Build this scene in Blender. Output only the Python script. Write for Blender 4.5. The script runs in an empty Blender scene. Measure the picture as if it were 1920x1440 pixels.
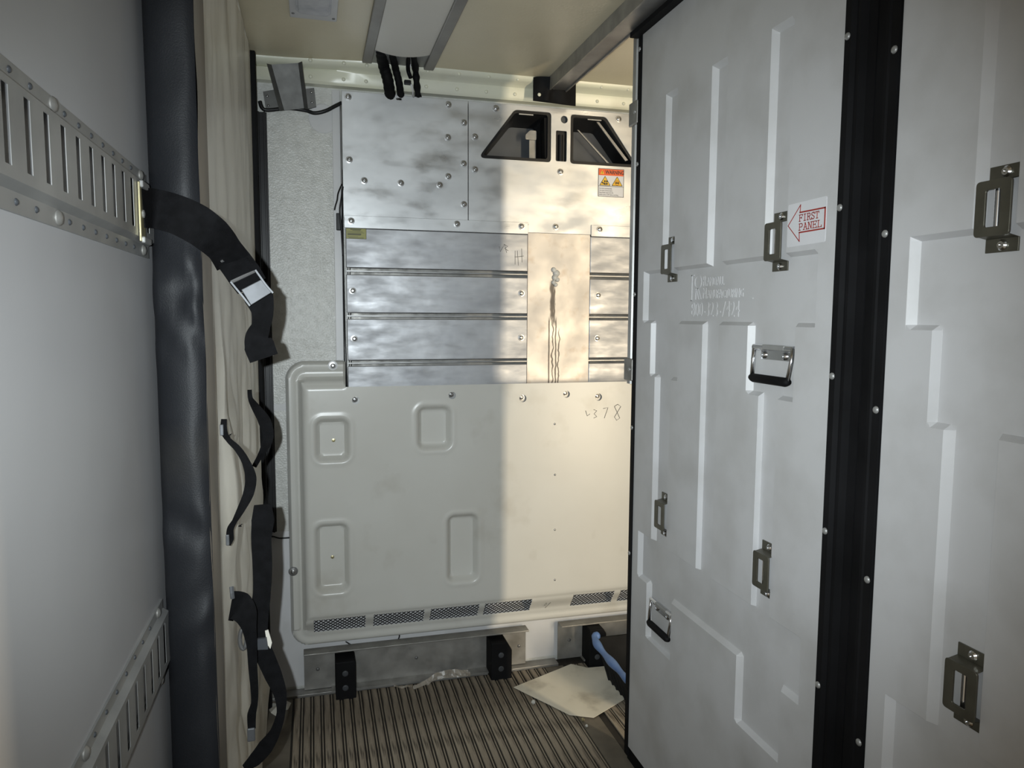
import bpy, bmesh, math, random
from mathutils import Vector, Matrix, noise
from mathutils.geometry import tessellate_polygon

random.seed(7)
scene = bpy.context.scene
COL = scene.collection
PI = math.pi

# ------------------------------------------------------------------ camera
CAM = Vector((0.0, 0.0, 1.29))            # phone held 1.29 m above the truck floor
YAW, PITCH, ROLL, FPX = 0.26428, -0.09258, 0.00536, 1380.0
_f = Vector((math.sin(YAW) * math.cos(PITCH), math.cos(YAW) * math.cos(PITCH), math.sin(PITCH)))
_r = Vector((math.cos(YAW), -math.sin(YAW), 0.0))
_u = _r.cross(_f)
_r2 = _r * math.cos(ROLL) + _u * math.sin(ROLL)
_u2 = -_r * math.sin(ROLL) + _u * math.cos(ROLL)
cam_data = bpy.data.cameras.new('camera')
cam_data.sensor_width = 36.0
cam_data.lens = FPX / 1920.0 * 36.0
cam_data.clip_start = 0.01
cam = bpy.data.objects.new('camera', cam_data)
cam.matrix_world = Matrix(((_r2.x, _u2.x, -_f.x, CAM.x), (_r2.y, _u2.y, -_f.y, CAM.y),
                           (_r2.z, _u2.z, -_f.z, CAM.z), (0, 0, 0, 1)))
COL.objects.link(cam)
scene.camera = cam


def at(px, py, Y):
    """point of the truck at depth Y (metres ahead) seen at a photo position"""
    v = _f + _r2 * ((px - 960) / FPX) - _u2 * ((py - 720) / FPX)
    return CAM + v * (Y / v.y)


# ------------------------------------------------------------------ light
world = bpy.data.worlds.new('world')
scene.world = world
world.use_nodes = True
world.node_tree.nodes['Background'].inputs[0].default_value = (0.75, 0.85, 1.0, 1)
world.node_tree.nodes['Background'].inputs[1].default_value = 0.35

fl = bpy.data.lights.new('phone_flash_offscreen', 'SPOT')
fl.energy = 119
fl.color = (0.88, 0.965, 1.0)
fl.spot_size = math.radians(87)
fl.spot_blend = 1.0
fl.shadow_soft_size = 0.006
flo = bpy.data.objects.new('phone_flash_offscreen', fl)
flo.matrix_world = Matrix.Translation(Vector((-0.05, -0.01, 0.02))) @ cam.matrix_world
COL.objects.link(flo)

dl = bpy.data.lights.new('side_door_daylight_offscreen', 'AREA')   # daylight in the side door left ajar
dl.shape = 'RECTANGLE'
dl.size, dl.size_y = 0.12, 1.75
dl.energy = 58
dl.color = (1.0, 0.84, 0.60)
dlo = bpy.data.objects.new('side_door_daylight_offscreen', dl)
dlo.location = (2.03, -0.47, 1.05)
dlo.rotation_euler = Vector((-0.85, 2.3, 0.0)).to_track_quat('-Z', 'Y').to_euler()
COL.objects.link(dlo)

scene.view_settings.view_transform = 'Standard'
scene.view_settings.look = 'None'
scene.view_settings.exposure = 0.0
scene.view_settings.gamma = 1.0
scene.view_settings.use_curve_mapping = False

# ------------------------------------------------------------------ materials
MATS = {}


def mat(name, c1, c2=None, rough=0.5, metal=0.0, nscale=3.0, stretch=(1, 1, 1), lo=0.35, hi=0.7,
        bump=0.0, bscale=60.0, bstretch=(1, 1, 1), dirt=None, dscale=2.0, dlo=0.58, dhi=0.8, damt=0.6,
        rvar=0.0, coat=0.0, alpha=1.0, spec=0.5, bdist=0.002):
    m = bpy.data.materials.new(name)
    m.use_nodes = True
    nt = m.node_tree
    N, L = nt.nodes, nt.links
    b = N['Principled BSDF']
    tc = N.new('ShaderNodeTexCoord')

    def nz(scale, st, detail=5.0):
        mp = N.new('ShaderNodeMapping')
        mp.inputs['Scale'].default_value = st
        L.new(tc.outputs['Object'], mp.inputs['Vector'])
        t = N.new('ShaderNodeTexNoise')
        t.inputs['Scale'].default_value = scale
        t.inputs['Detail'].default_value = detail
        L.new(mp.outputs[0], t.inputs['Vector'])
        return t

    def rng(src, a, c, d0=0.0, d1=1.0):
        r = N.new('ShaderNodeMapRange')
        r.inputs[1].default_value, r.inputs[2].default_value = a, c
        r.inputs[3].default_value, r.inputs[4].default_value = d0, d1
        L.new(src, r.inputs[0])
        return r

    def mix(fac, a, c):
        x = N.new('ShaderNodeMix')
        x.data_type = 'RGBA'
        L.new(fac, x.inputs[0])
        for s, v in ((6, a), (7, c)):
            if isinstance(v, tuple):
                x.inputs[s].default_value = v + (1,)
            else:
                L.new(v, x.inputs[s])
        return x.outputs[2]

    col = None
    if c2 is None:
        c2 = tuple(v * 0.9 for v in c1)
    n1 = nz(nscale, stretch)
    col = mix(rng(n1.outputs['Fac'], lo, hi).outputs[0], c1, c2)
    if dirt:
        n2 = nz(dscale, stretch if stretch != (1, 1, 1) else (1, 1, 1), 9.0)
        col = mix(rng(n2.outputs['Fac'], dlo, dhi, 0.0, damt).outputs[0], col, dirt)
    L.new(col, b.inputs['Base Color'])
    b.inputs['Roughness'].default_value = rough
    b.inputs['Metallic'].default_value = metal
    b.inputs['Specular IOR Level'].default_value = spec
    b.inputs['Coat Weight'].default_value = coat
    b.inputs['Alpha'].default_value = alpha
    if rvar:
        n3 = nz(nscale * 2.3, stretch)
        L.new(rng(n3.outputs['Fac'], 0.3, 0.7, rough - rvar, rough + rvar).outputs[0], b.inputs['Roughness'])
    if bump:
        n4 = nz(bscale, bstretch, 3.0)
        bp = N.new('ShaderNodeBump')
        bp.inputs['Strength'].default_value = bump
        bp.inputs['Distance'].default_value = bdist
        L.new(n4.outputs['Fac'], bp.inputs['Height'])
        L.new(bp.outputs[0], b.inputs['Normal'])
    MATS[name] = m
    m['_col'] = 0
    return m


mat('wall_white', (0.50, 0.50, 0.51), (0.44, 0.44, 0.45), rough=0.33, nscale=1.2, bump=0.12, bscale=2.2, bdist=0.02,
    dirt=(0.35, 0.34, 0.33), dscale=1.3, damt=0.35)
mat('frp_rough', (0.60, 0.60, 0.57), (0.50, 0.50, 0.47), rough=0.32, nscale=40, bump=0.8, bscale=190, bdist=0.002,
    dirt=(0.33, 0.31, 0.27), dscale=2.5, damt=0.4)
mat('smooth_white', (0.62, 0.62, 0.63), (0.55, 0.55, 0.55), rough=0.4, nscale=6, dirt=(0.3, 0.28, 0.25), dscale=5, damt=0.5)
mat('ceiling_cream', (0.68, 0.61, 0.45), (0.52, 0.465, 0.335), rough=0.38, nscale=1.6, bump=0.25, bscale=120,
    dirt=(0.20, 0.17, 0.12), dscale=1.5, damt=0.55)
mat('ceiling_strip', (0.62, 0.60, 0.55), (0.56, 0.54, 0.50), rough=0.4, nscale=3)
mat('batten', (0.28, 0.27, 0.25), (0.20, 0.19, 0.18), rough=0.5, metal=0.3, nscale=8)
mat('cove', (0.70, 0.70, 0.55), (0.60, 0.60, 0.52), rough=0.3, nscale=2.5, dirt=(0.35, 0.30, 0.18), dscale=6, damt=0.4)
mat('alu', (0.66, 0.67, 0.68), (0.48, 0.49, 0.50), rough=0.42, metal=0.72, nscale=3.0, stretch=(1, 1, 2.2), rvar=0.18,
    bump=0.10, bscale=5, bdist=0.01, dirt=(0.36, 0.36, 0.35), dscale=6, damt=0.65)
mat('alu_slat', (0.44, 0.445, 0.46), (0.31, 0.315, 0.33), rough=0.50, metal=0.68, nscale=5, stretch=(1, 1, 3), rvar=0.12,
    bump=0.2, bscale=9, bdist=0.006, dirt=(0.38, 0.38, 0.37), dscale=26, damt=0.45)
mat('alu_dull', (0.36, 0.35, 0.33), (0.24, 0.235, 0.22), rough=0.5, metal=0.6, nscale=14, rvar=0.12,
    dirt=(0.10, 0.085, 0.065), dscale=5, damt=0.7)
mat('steel', (0.30, 0.30, 0.30), (0.20, 0.20, 0.20), rough=0.4, metal=0.75, nscale=12)
mat('galv', (0.40, 0.40, 0.39), (0.29, 0.29, 0.285), rough=0.42, metal=0.45, nscale=9, dirt=(0.2, 0.2, 0.2), dscale=12, damt=0.4)
mat('raw_steel', (0.17, 0.17, 0.165), (0.11, 0.11, 0.105), rough=0.5, metal=0.5, nscale=25)
mat('buckle_steel', (0.15, 0.155, 0.165), (0.10, 0.105, 0.11), rough=0.5, metal=0.4, nscale=40)
mat('chrome', (0.75, 0.76, 0.78), (0.62, 0.63, 0.65), rough=0.18, metal=1.0, nscale=9)
mat('bolt', (0.50, 0.50, 0.50), (0.32, 0.32, 0.32), rough=0.3, metal=0.9, nscale=80)
mat('brass', (0.62, 0.55, 0.30), (0.48, 0.44, 0.30), rough=0.35, metal=0.8, nscale=20)
mat('black_rubber', (0.006, 0.006, 0.0065), (0.010, 0.010, 0.011), rough=0.65, nscale=9, spec=0.10)
mat('black_plastic', (0.009, 0.009, 0.010), (0.014, 0.014, 0.015), rough=0.4, nscale=9, spec=0.3)
mat('crate_black', (0.012, 0.012, 0.012), (0.02, 0.02, 0.02), rough=0.75, nscale=12, spec=0.1)
mat('vinyl', (0.010, 0.011, 0.0135), (0.017, 0.018, 0.021), spec=0.32, rough=0.55, nscale=5, bump=0.5, bscale=420, bdist=0.0008,
    dirt=(0.045, 0.042, 0.038), dscale=4, damt=0.6)
mat('cream_vinyl', (0.80, 0.77, 0.69), (0.68, 0.645, 0.56), rough=0.36, nscale=4, stretch=(1, 1, 0.5), bump=0.15, bscale=40,
    dirt=(0.15, 0.11, 0.07), dscale=5, dlo=0.53, dhi=0.78, damt=0.75)
mat('vinyl_worn', (0.26, 0.235, 0.20), (0.12, 0.105, 0.085), rough=0.5, nscale=6, stretch=(1, 1, 0.25), dirt=(0.10, 0.06, 0.03),
    dscale=4, damt=0.8)
mat('webbing', (0.004, 0.004, 0.0045), (0.007, 0.007, 0.008), rough=0.8, nscale=60, bump=0.6, bscale=350, bdist=0.001, spec=0.1)
mat('panel_white', (0.57, 0.57, 0.58), (0.52, 0.52, 0.52), rough=0.42, nscale=1.8, bump=0.12, bscale=160, bdist=0.001,
    dirt=(0.33, 0.32, 0.30), dscale=6.5, dlo=0.44, dhi=0.74, damt=0.45)
mat('olive_steel', (0.135, 0.128, 0.10), (0.095, 0.09, 0.07), rough=0.42, metal=0.55, nscale=25)
mat('cover_white', (0.60, 0.595, 0.56), (0.56, 0.55, 0.51), rough=0.29, nscale=3, bump=0.05, bscale=8, bdist=0.01,
    dirt=(0.34, 0.31, 0.25), dscale=7, dlo=0.6, dhi=0.8, damt=0.4)
mat('floor_base', (0.030, 0.025, 0.020), (0.016, 0.013, 0.010), rough=0.7, nscale=10, stretch=(6, 0.6, 1), bump=0.3, bscale=40)
mat('floor_rib', (0.36, 0.305, 0.235), (0.15, 0.122, 0.090), rough=0.6, nscale=5, stretch=(9, 0.7, 1), lo=0.36, hi=0.66,
    dirt=(0.04, 0.03, 0.022), dscale=14, dlo=0.52, dhi=0.7, damt=0.8, bump=0.3, bscale=90)
mat('floor_flat', (0.16, 0.14, 0.11), (0.08, 0.07, 0.055), rough=0.65, nscale=9, dirt=(0.04, 0.03, 0.02), dscale=12, damt=0.8)
mat('board', (0.78, 0.74, 0.63), (0.68, 0.64, 0.53), rough=0.6, nscale=6, dirt=(0.16, 0.13, 0.10), dscale=7, dlo=0.55, dhi=0.75, damt=0.7)
mat('blue_plastic', (0.10, 0.19, 0.42), (0.14, 0.24, 0.48), rough=0.5, nscale=20)
mat('paper', (0.62, 0.61, 0.56), (0.5, 0.49, 0.45), rough=0.7, nscale=20)
mat('plastic_film', (0.5, 0.45, 0.38), (0.35, 0.31, 0.26), rough=0.3, nscale=30, alpha=0.45)
mat('lens', (0.38, 0.38, 0.42), (0.26, 0.26, 0.30), rough=0.2, nscale=30, coat=0.6)
mat('lamp_frame', (0.58, 0.58, 0.60), (0.5, 0.5, 0.52), rough=0.4, nscale=9)
mat('sticker_white', (0.70, 0.70, 0.72), (0.66, 0.66, 0.68), rough=0.35, nscale=9)
mat('red_ink', (0.30, 0.018, 0.022), (0.36, 0.05, 0.03), rough=0.5, nscale=40)
mat('orange_ink', (0.80, 0.12, 0.02), (0.76, 0.11, 0.02), rough=0.4, nscale=9)
mat('yellow_ink', (0.80, 0.48, 0.02), (0.76, 0.45, 0.02), rough=0.4, nscale=9)
mat('black_ink', (0.012, 0.012, 0.012), (0.02, 0.02, 0.02), rough=0.5, nscale=9)
mat('pen_ink', (0.10, 0.10, 0.09), (0.16, 0.15, 0.13), rough=0.6, nscale=90)
mat('label_olive', (0.30, 0.29, 0.06), (0.26, 0.25, 0.05), rough=0.4, nscale=9)
mat('dark_glass', (0.045, 0.052, 0.062), (0.03, 0.035, 0.04), rough=0.18, nscale=4)
mat('grey_dark', (0.07, 0.075, 0.085), (0.05, 0.055, 0.06), rough=0.45, metal=0.2, nscale=10)
mat('sealant', (0.62, 0.62, 0.60), (0.45, 0.45, 0.43), rough=0.25, nscale=30)


def stained_alu():
    """aluminium centre sheet with dark drip stains running down from the sealed pipe"""
    m = mat('alu_stained', (0.50, 0.475, 0.45), (0.41, 0.385, 0.36), rough=0.46, metal=0.55, nscale=3.5, rvar=0.1,
            dirt=(0.34, 0.27, 0.21), dscale=22, dlo=0.55, dhi=0.72, damt=0.5)
    nt = m.node_tree
    N, L = nt.nodes, nt.links
    b = N['Principled BSDF']
    src = b.inputs['Base Color'].links[0].from_socket
    tc = N.new('ShaderNodeTexCoord')
    sep = N.new('ShaderNodeSeparateXYZ')
    L.new(tc.outputs['Object'], sep.inputs[0])

    def math_(op, a, c=None):
        n = N.new('ShaderNodeMath')
        n.operation = op
        for i, v in enumerate((a, c)):
            if v is None:
                continue
            if isinstance(v, (int, float)):
                n.inputs[i].default_value = v
            else:
                L.new(v, n.inputs[i])
        return n.outputs[0]

    ns = N.new('ShaderNodeTexNoise')
    ns.inputs['Scale'].default_value = 22
    L.new(tc.outputs['Object'], ns.inputs['Vector'])
    wob = math_('MULTIPLY', math_('SUBTRACT', ns.outputs['Fac'], 0.5), 0.022)
    tot = None
    # object coords: x from the unit's base at 0.848, z from 1.05
    for x0, w, z0, z1 in ((-0.035, 0.0035, -0.02, 0.24), (-0.022, 0.003, -0.02, 0.26), (-0.010, 0.0035, -0.02, 0.24),
                          (0.002, 0.003, -0.02, 0.20), (-0.023, 0.012, 0.22, 0.37), (-0.018, 0.005, 0.2, 0.35)):
        sp = math_('ADD', math_('MULTIPLY', wob, math.sin(x0 * 900) * 1.3), x0)
        dx = math_('ABSOLUTE', math_('SUBTRACT', sep.outputs[0], sp))
        k = N.new('ShaderNodeMapRange')
        k.inputs[1].default_value, k.inputs[2].default_value = w, w * 0.4
        L.new(dx, k.inputs[0])
        za = N.new('ShaderNodeMapRange')
        za.inputs[1].default_value, za.inputs[2].default_value = z1, z1 - 0.02
        L.new(sep.outputs[2], za.inputs[0])
        zb = N.new('ShaderNodeMapRange')
        zb.inputs[1].default_value, zb.inputs[2].default_value = z0, z0 + 0.02
        L.new(sep.outputs[2], zb.inputs[0])
        v = math_('MULTIPLY', math_('MULTIPLY', k.outputs[0], za.outputs[0]), zb.outputs[0])
        tot = v if tot is None else math_('MAXIMUM', tot, v)
    tot = math_('MULTIPLY', tot, 0.88)
    x = N.new('ShaderNodeMix')
    x.data_type = 'RGBA'
    L.new(tot, x.inputs[0])
    L.new(src, x.inputs[6])
    x.inputs[7].default_value = (0.03, 0.024, 0.02, 1)
    L.new(x.outputs[2], b.inputs['Base Color'])
    return m


stained_alu()


# ------------------------------------------------------------------ mesh helpers
class MB:
    def __init__(self):
        self.v, self.f = [], []

    def add(self, verts, faces):
        o = len(self.v)
        self.v += [tuple(p) for p in verts]
        self.f += [tuple(i + o for i in q) for q in faces]
        return self

    def box(self, x0, x1, y0, y1, z0, z1):
        x0, x1 = min(x0, x1), max(x0, x1)
        y0, y1 = min(y0, y1), max(y0, y1)
        z0, z1 = min(z0, z1), max(z0, z1)
        return self.add([(x0, y0, z0), (x1, y0, z0), (x1, y1, z0), (x0, y1, z0), (x0, y0, z1), (x1, y0, z1), (x1, y1, z1), (x0, y1, z1)],
                        [(0, 3, 2, 1), (4, 5, 6, 7), (0, 1, 5, 4), (1, 2, 6, 5), (2, 3, 7, 6), (3, 0, 4, 7)])

    def prism(self, loops, a, b, mapf):
        """polygon with holes (loops of 2D points) extruded between a and b; mapf(u, v, w) -> xyz"""
        flat = [p for lp in loops for p in lp]
        tris = tessellate_polygon([[Vector((p[0], p[1], 0)) for p in lp] for lp in loops])
        n = len(flat)
        vs = [mapf(p[0], p[1], a) for p in flat] + [mapf(p[0], p[1], b) for p in flat]
        fs = [tuple(t) for t in tris] + [tuple(i + n for i in reversed(t)) for t in tris]
        o = 0
        for lp in loops:
            k = len(lp)
            for i in range(k):
                j = (i + 1) % k
                fs.append((o + i, o + j, o + j + n, o + i + n))
            o += k
        return self.add(vs, fs)

    def front(self, loops, y0, y1):
        if loops and not isinstance(loops[0][0], (tuple, list)):
            loops = [loops]
        return self.prism(loops, y0, y1, lambda u, v, w: (u, w, v))

    def tube(self, path, r, n=8, caps=True):
        path = [Vector(p) for p in path]
        rs = r if isinstance(r, (list, tuple)) else [r] * len(path)
        vs, fs = [], []
        prev = None
        for i, p in enumerate(path):
            t = (path[min(i + 1, len(path) - 1)] - path[max(i - 1, 0)]).normalized()
            if prev is None:
                a = t.orthogonal().normalized()
            else:
                a = (prev - t * prev.dot(t)).normalized()
            prev = a
            c = t.cross(a)
            for k in range(n):
                g = 2 * PI * k / n
                vs.append(p + (a * math.cos(g) + c * math.sin(g)) * rs[i])
        for i in range(len(path) - 1):
            for k in range(n):
                k2 = (k + 1) % n
                fs.append((i * n + k, i * n + k2, (i + 1) * n + k2, (i + 1) * n + k))
        if caps:
            fs.append(tuple(reversed(range(n))))
            fs.append(tuple(range((len(path) - 1) * n, len(path) * n)))
        return self.add(vs, fs)

    def lathe(self, prof, origin, axis, n=12):
        """prof: (radius, height) pairs along the axis"""
        axis = Vector(axis).normalized()
        a = axis.orthogonal().normalized()
        c = axis.cross(a)
        o = Vector(origin)
        vs, fs = [], []
        for r, h in prof:
            for k in range(n):
                g = 2 * PI * k / n
                vs.append(o + axis * h + (a * math.cos(g) + c * math.sin(g)) * max(r, 1e-5))
        m = len(prof)
        for i in range(m - 1):
            for k in range(n):
                k2 = (k + 1) % n
                fs.append((i * n + k, i * n + k2, (i + 1) * n + k2, (i + 1) * n + k))
        fs.append(tuple(reversed(range(n))))
        fs.append(tuple(range((m - 1) * n, m * n)))
        return self.add(vs, fs)

    def ribbon(self, pts, wv, w, t=0.002):
        """strap: centre points, width vectors, widths; rectangular section"""
        vs, fs = [], []
        for i, p in enumerate(pts):
            tg = (pts[min(i + 1, len(pts) - 1)] - pts[max(i - 1, 0)]).normalized()
            d = wv[i].normalized()
            nn = tg.cross(d).normalized()
            hw = (w[i] if isinstance(w, (list, tuple)) else w) / 2
            for s, q in ((-1, -1), (1, -1), (1, 1), (-1, 1)):
                vs.append(p + d * hw * s + nn * (t / 2) * q)
        for i in range(len(pts) - 1):
            for k in range(4):
                k2 = (k + 1) % 4
                fs.append((i * 4 + k, i * 4 + k2, i * 4 + 4 + k2, i * 4 + 4 + k))
        e = (len(pts) - 1) * 4
        fs += [(3, 2, 1, 0), (e, e + 1, e + 2, e + 3)]
        return self.add(vs, fs)

    def grid(self, us, vs_, fn, keep=None):
        nu, nv = len(us), len(vs_)
        verts = [fn(u, v) for v in vs_ for u in us]
        faces = []
        for j in range(nv - 1):
            for i in range(nu - 1):
                if keep and not keep((us[i] + us[i + 1]) / 2, (vs_[j] + vs_[j + 1]) / 2):
                    continue
                faces.append((j * nu + i, j * nu + i + 1, (j + 1) * nu + i + 1, (j + 1) * nu + i))
        return self.add(verts, faces)

    def mesh(self, name, m, off=(0, 0, 0), smooth=False, bevel=0.0, seg=2, recalc=True):
        off = Vector(off)
        me = bpy.data.meshes.new(name)
        me.from_pydata([tuple(Vector(p) - off) for p in self.v], [], self.f)
        bm = bmesh.new()
        bm.from_mesh(me)
        if recalc:
            bmesh.ops.recalc_face_normals(bm, faces=bm.faces[:])
        if bevel:
            ed = [e for e in bm.edges if len(e.link_faces) == 2 and e.calc_face_angle(0) > 0.5]
            bmesh.ops.bevel(bm, geom=ed, offset=bevel, segments=seg, profile=0.5, affect='EDGES', clamp_overlap=True)
        bm.to_mesh(me)
        bm.free()
        me.materials.append(MATS[m])
        if smooth:
            me.polygons.foreach_set('use_smooth', [True] * len(me.polygons))
            if smooth != 'all':
                me.set_sharp_from_angle(angle=math.radians(40))
        return me

    def build(self, name, m, parent=None, **kw):
        root = parent
        off = Vector((0, 0, 0))
        while root is not None:
            off += root.location
            root = root.parent
        me = self.mesh(name, m, off, **kw)
        o = bpy.data.objects.new(name, me)
        COL.objects.link(o)
        if parent is not None:
            o.parent = parent
        return o


def tag(o, label, cat, group=None):
    o['label'] = label
    o['category'] = cat
    if group:
        o['group'] = group
    return o


def struct(o):
    o['kind'] = 'structure'
    return o


def thing(name, loc, label, cat, group=None):
    o = bpy.data.objects.new(name, None)
    o.empty_display_size = 0.05
    o.location = loc
    COL.objects.link(o)
    return tag(o, label, cat, group)


def inst(me, name, parent, loc):
    """copy of a shared mesh at a world position under a parent"""
    off = Vector((0, 0, 0))
    p = parent
    while p is not None:
        off += p.location
        p = p.parent
    o = bpy.data.objects.new(name, me)
    COL.objects.link(o)
    o.parent = parent
    o.location = Vector(loc) - off
    return o


def catmull(pts, n=8):
    pts = [Vector(p) for p in pts]
    out = []
    for i in range(len(pts) - 1):
        p0, p1, p2, p3 = pts[max(i - 1, 0)], pts[i], pts[i + 1], pts[min(i + 2, len(pts) - 1)]
        for k in range(n):
            t = k / n
            out.append(0.5 * ((2 * p1) + (p2 - p0) * t + (2 * p0 - 5 * p1 + 4 * p2 - p3) * t * t + (3 * p1 - p0 - 3 * p2 + p3) * t ** 3))
    out.append(pts[-1])
    return out


def circle(x, z, r, n=16):
    return [(x + r * math.cos(2 * PI * k / n), z + r * math.sin(2 * PI * k / n)) for k in range(n)]


def rounded(pts, r, n=4):
    """round the corners of a polygon"""
    out = []
    m = len(pts)
    for i in range(m):
        p, a, b = Vector(pts[i]), Vector(pts[i - 1]), Vector(pts[(i + 1) % m])
        da, db = (a - p), (b - p)
        ra = min(r, da.length * 0.45)
        rb = min(r, db.length * 0.45)
        s, e = p + da.normalized() * ra, p + db.normalized() * rb
        for k in range(n + 1):
            t = k / n
            out.append(tuple((1 - t) ** 2 * s + 2 * t * (1 - t) * p + t * t * e))
    return out


def lerp_prof(prof, d):
    if d <= prof[0][0]:
        return prof[0][1]
    for (a, b), (c, e) in zip(prof, prof[1:]):
        if d <= c:
            t = (d - a) / (c - a)
            t = t * t * (3 - 2 * t)
            return b + (e - b) * t
    return prof[-1][1]


def text_mesh(body, size, m, fn, extrude=0.0005, sx=1.0, offset=0.0, center=False):
    """lettering as a mesh; fn maps (u, v, w) of the text plane to world"""
    cu = bpy.data.curves.new('lettering', 'FONT')
    cu.body = body
    cu.size = size
    cu.extrude = extrude
    cu.offset = offset
    cu.resolution_u = 3
    if center:
        cu.align_x = 'CENTER'
    o = bpy.data.objects.new('lettering', cu)
    COL.objects.link(o)
    bpy.context.view_layer.update()
    dg = bpy.context.evaluated_depsgraph_get()
    me = bpy.data.meshes.new_from_object(o.evaluated_get(dg))
    b = MB()
    b.add([fn(v.co.x * sx, v.co.y, v.co.z) for v in me.vertices], [tuple(p.vertices) for p in me.polygons])
    bpy.data.objects.remove(o)
    bpy.data.curves.remove(cu)
    bpy.data.meshes.remove(me)
    return b


# shared fasteners
BOLT_Y = MB().lathe([(0.0115, 0), (0.0115, 0.0015), (0.0075, 0.002), (0.0075, 0.005), (0.0045, 0.0072), (0.0028, 0.0072), (0.0028, 0.005)],
                    (0, 0, 0), (0, -1, 0), 12).mesh('bolt', 'bolt', smooth=True)
RIVET_Y = MB().lathe([(0.0062, 0), (0.0058, 0.0015), (0.004, 0.003), (0.001, 0.0036)], (0, 0, 0), (0, -1, 0), 10).mesh('rivet', 'cove', smooth=True)
PIN_Y = MB().lathe([(0.004, 0), (0.0038, 0.001), (0.0025, 0.0022), (0.0005, 0.0026)], (0, 0, 0), (0, -1, 0), 8).mesh('rivet', 'bolt', smooth=True)
RIVET_X = MB().lathe([(0.0062, 0), (0.0058, 0.0015), (0.004, 0.003), (0.001, 0.0036)], (0, 0, 0), (-1, 0, 0), 10).mesh('rivet', 'galv', smooth=True)
RIVET_XR = MB().lathe([(0.0035, 0), (0.0032, 0.001), (0.002, 0.002), (0.0005, 0.0024)], (0, 0, 0), (1, 0, 0), 8).mesh('rivet', 'grey_dark', smooth=True)
BIG_XR = MB().lathe([(0.0085, 0), (0.0085, 0.0015), (0.006, 0.004), (0.001, 0.0052)], (0, 0, 0), (1, 0, 0), 10).mesh('bolt', 'alu_dull', smooth=True)
SCREW_X = MB().lathe([(0.0075, 0), (0.0075, 0.002), (0.005, 0.0045), (0.0022, 0.0045), (0.0022, 0.003)], (0, 0, 0), (-1, 0, 0), 10).mesh('screw', 'chrome', smooth=True)

# ------------------------------------------------------------------ room shell
XL, XR, YF, YB, ZC = -0.26, 1.96, 2.53, -3.6, 2.09

floor = struct(MB().box(XL - .06, XR + .06, YB, YF + .05, -.04, 0).build('floor', 'floor_base'))
MB().box(XL, -0.088, -1.5, 2.47, 0, 0.005).build('edge_strip', 'floor_flat', floor)
rib_me = MB().box(-.0095, .0095, -1.0, 1.97, 0, .006).mesh('rib', 'floor_rib', bevel=.0015, seg=1)
rib_thin = MB().box(-.0018, .0018, -1.0, 1.97, 0, .0040).mesh('rib', 'floor_rib')
x = -0.072
while x < 1.90:
    if not (0.795 < x < 0.875):
        inst(rib_me, 'rib', floor, (x, 0.5, 0))
        inst(rib_thin, 'rib', floor, (x + .0158, 0.5, 0))
    x += .0315
MB().box(.80, .868, -1.0, 2.47, 0, .005).build('seam_strip', 'floor_flat', floor)

struct(MB().box(XL - .05, XL, YB, YF + .05, -.0, ZC + .04).build('wall_left', 'wall_white'))
wf = struct(MB().front([[(XL, 0), (XR, 0), (XR, ZC + .04), (XL, ZC + .04)], [(.116, 1.062), (1.580, 1.062), (1.580, 2.004), (.116, 2.004)]], YF, YF + .05).build('wall_front', 'frp_rough'))
MB().box(XL, 1.95, YF - .004, YF, .02, .567).build('lower_sheet', 'smooth_white', wf)
MB().box(XL, .10, YF - .003, YF, .974, .996).build('joint_strip', 'smooth_white', wf)
struct(MB().box(.074, .0985, YF - .012, YF, 1.139, 2.012).build('trim_2', 'smooth_white', bevel=.001))
MB().lathe([(.046, 0), (.046, .002), (.044, .003)], (.046, YF, 1.922), (0, -1, 0), 28).build('round_patch', 'smooth_white', wf)
wr = struct(MB().box(XR, XR + .05, -.10, YF + .05, 0, ZC + .04).box(XR, XR + .05, YB, -.95, 0, ZC + .04)
            .box(XR, XR + .05, -.95, -.10, 2.0, ZC + .04).build('wall_right', 'wall_white'))
struct(MB().box(XL - .05, XR + .05, YB - .05, YB, 0, ZC + .04).build('wall_back', 'wall_white'))
struct(MB().box(XL - .05, XR + .05, YB, YF + .05, ZC, ZC + .04).build('ceiling', 'ceiling_cream'))

# cove moulding between front wall and ceiling
prof = [(2.452, 2.090), (2.455, 2.079), (2.462, 2.073), (2.484, 2.069), (2.493, 2.062), (2.497, 2.030), (2.503, 2.022), (2.530, 2.020), (2.530, 2.090)]
cm = MB()
cxs = [XL, -.14, -.06, .02, .09, .15, .20, .8, 1.4, XR]
for xx in cxs:
    k_ = max(0, min(1, (.19 - xx) / .28))
    cm.v += [(xx, u + (.036 * k_ if i < 4 else .012 * k_ if i == 4 else 0), v) for i, (u, v) in enumerate(prof)]
np_ = len(prof)
cm.f = [(i * np_ + j, i * np_ + (j + 1) % np_, (i + 1) * np_ + (j + 1) % np_, (i + 1) * np_ + j) for i in range(len(cxs) - 1) for j in range(np_)]
cm.f += [tuple(range(np_)), tuple(range((len(cxs) - 1) * np_, len(cxs) * np_))]
cove = cm.build('trim_1', 'cove', smooth=True)
struct(cove)
for xx in (0.009, 0.111, 0.182, .377, .48, .58, .68, .98, 1.08, 1.18, 1.28):
    inst(RIVET_Y, 'rivet', cove, (xx, 2.457, 2.079))
    inst(RIVET_Y, 'rivet', cove, (xx, 2.4955, 2.041))
struct(MB().box(XL, .855, 2.478, 2.525, 0, .011).build('baseboard_front', 'alu_dull', bevel=.002))

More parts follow.
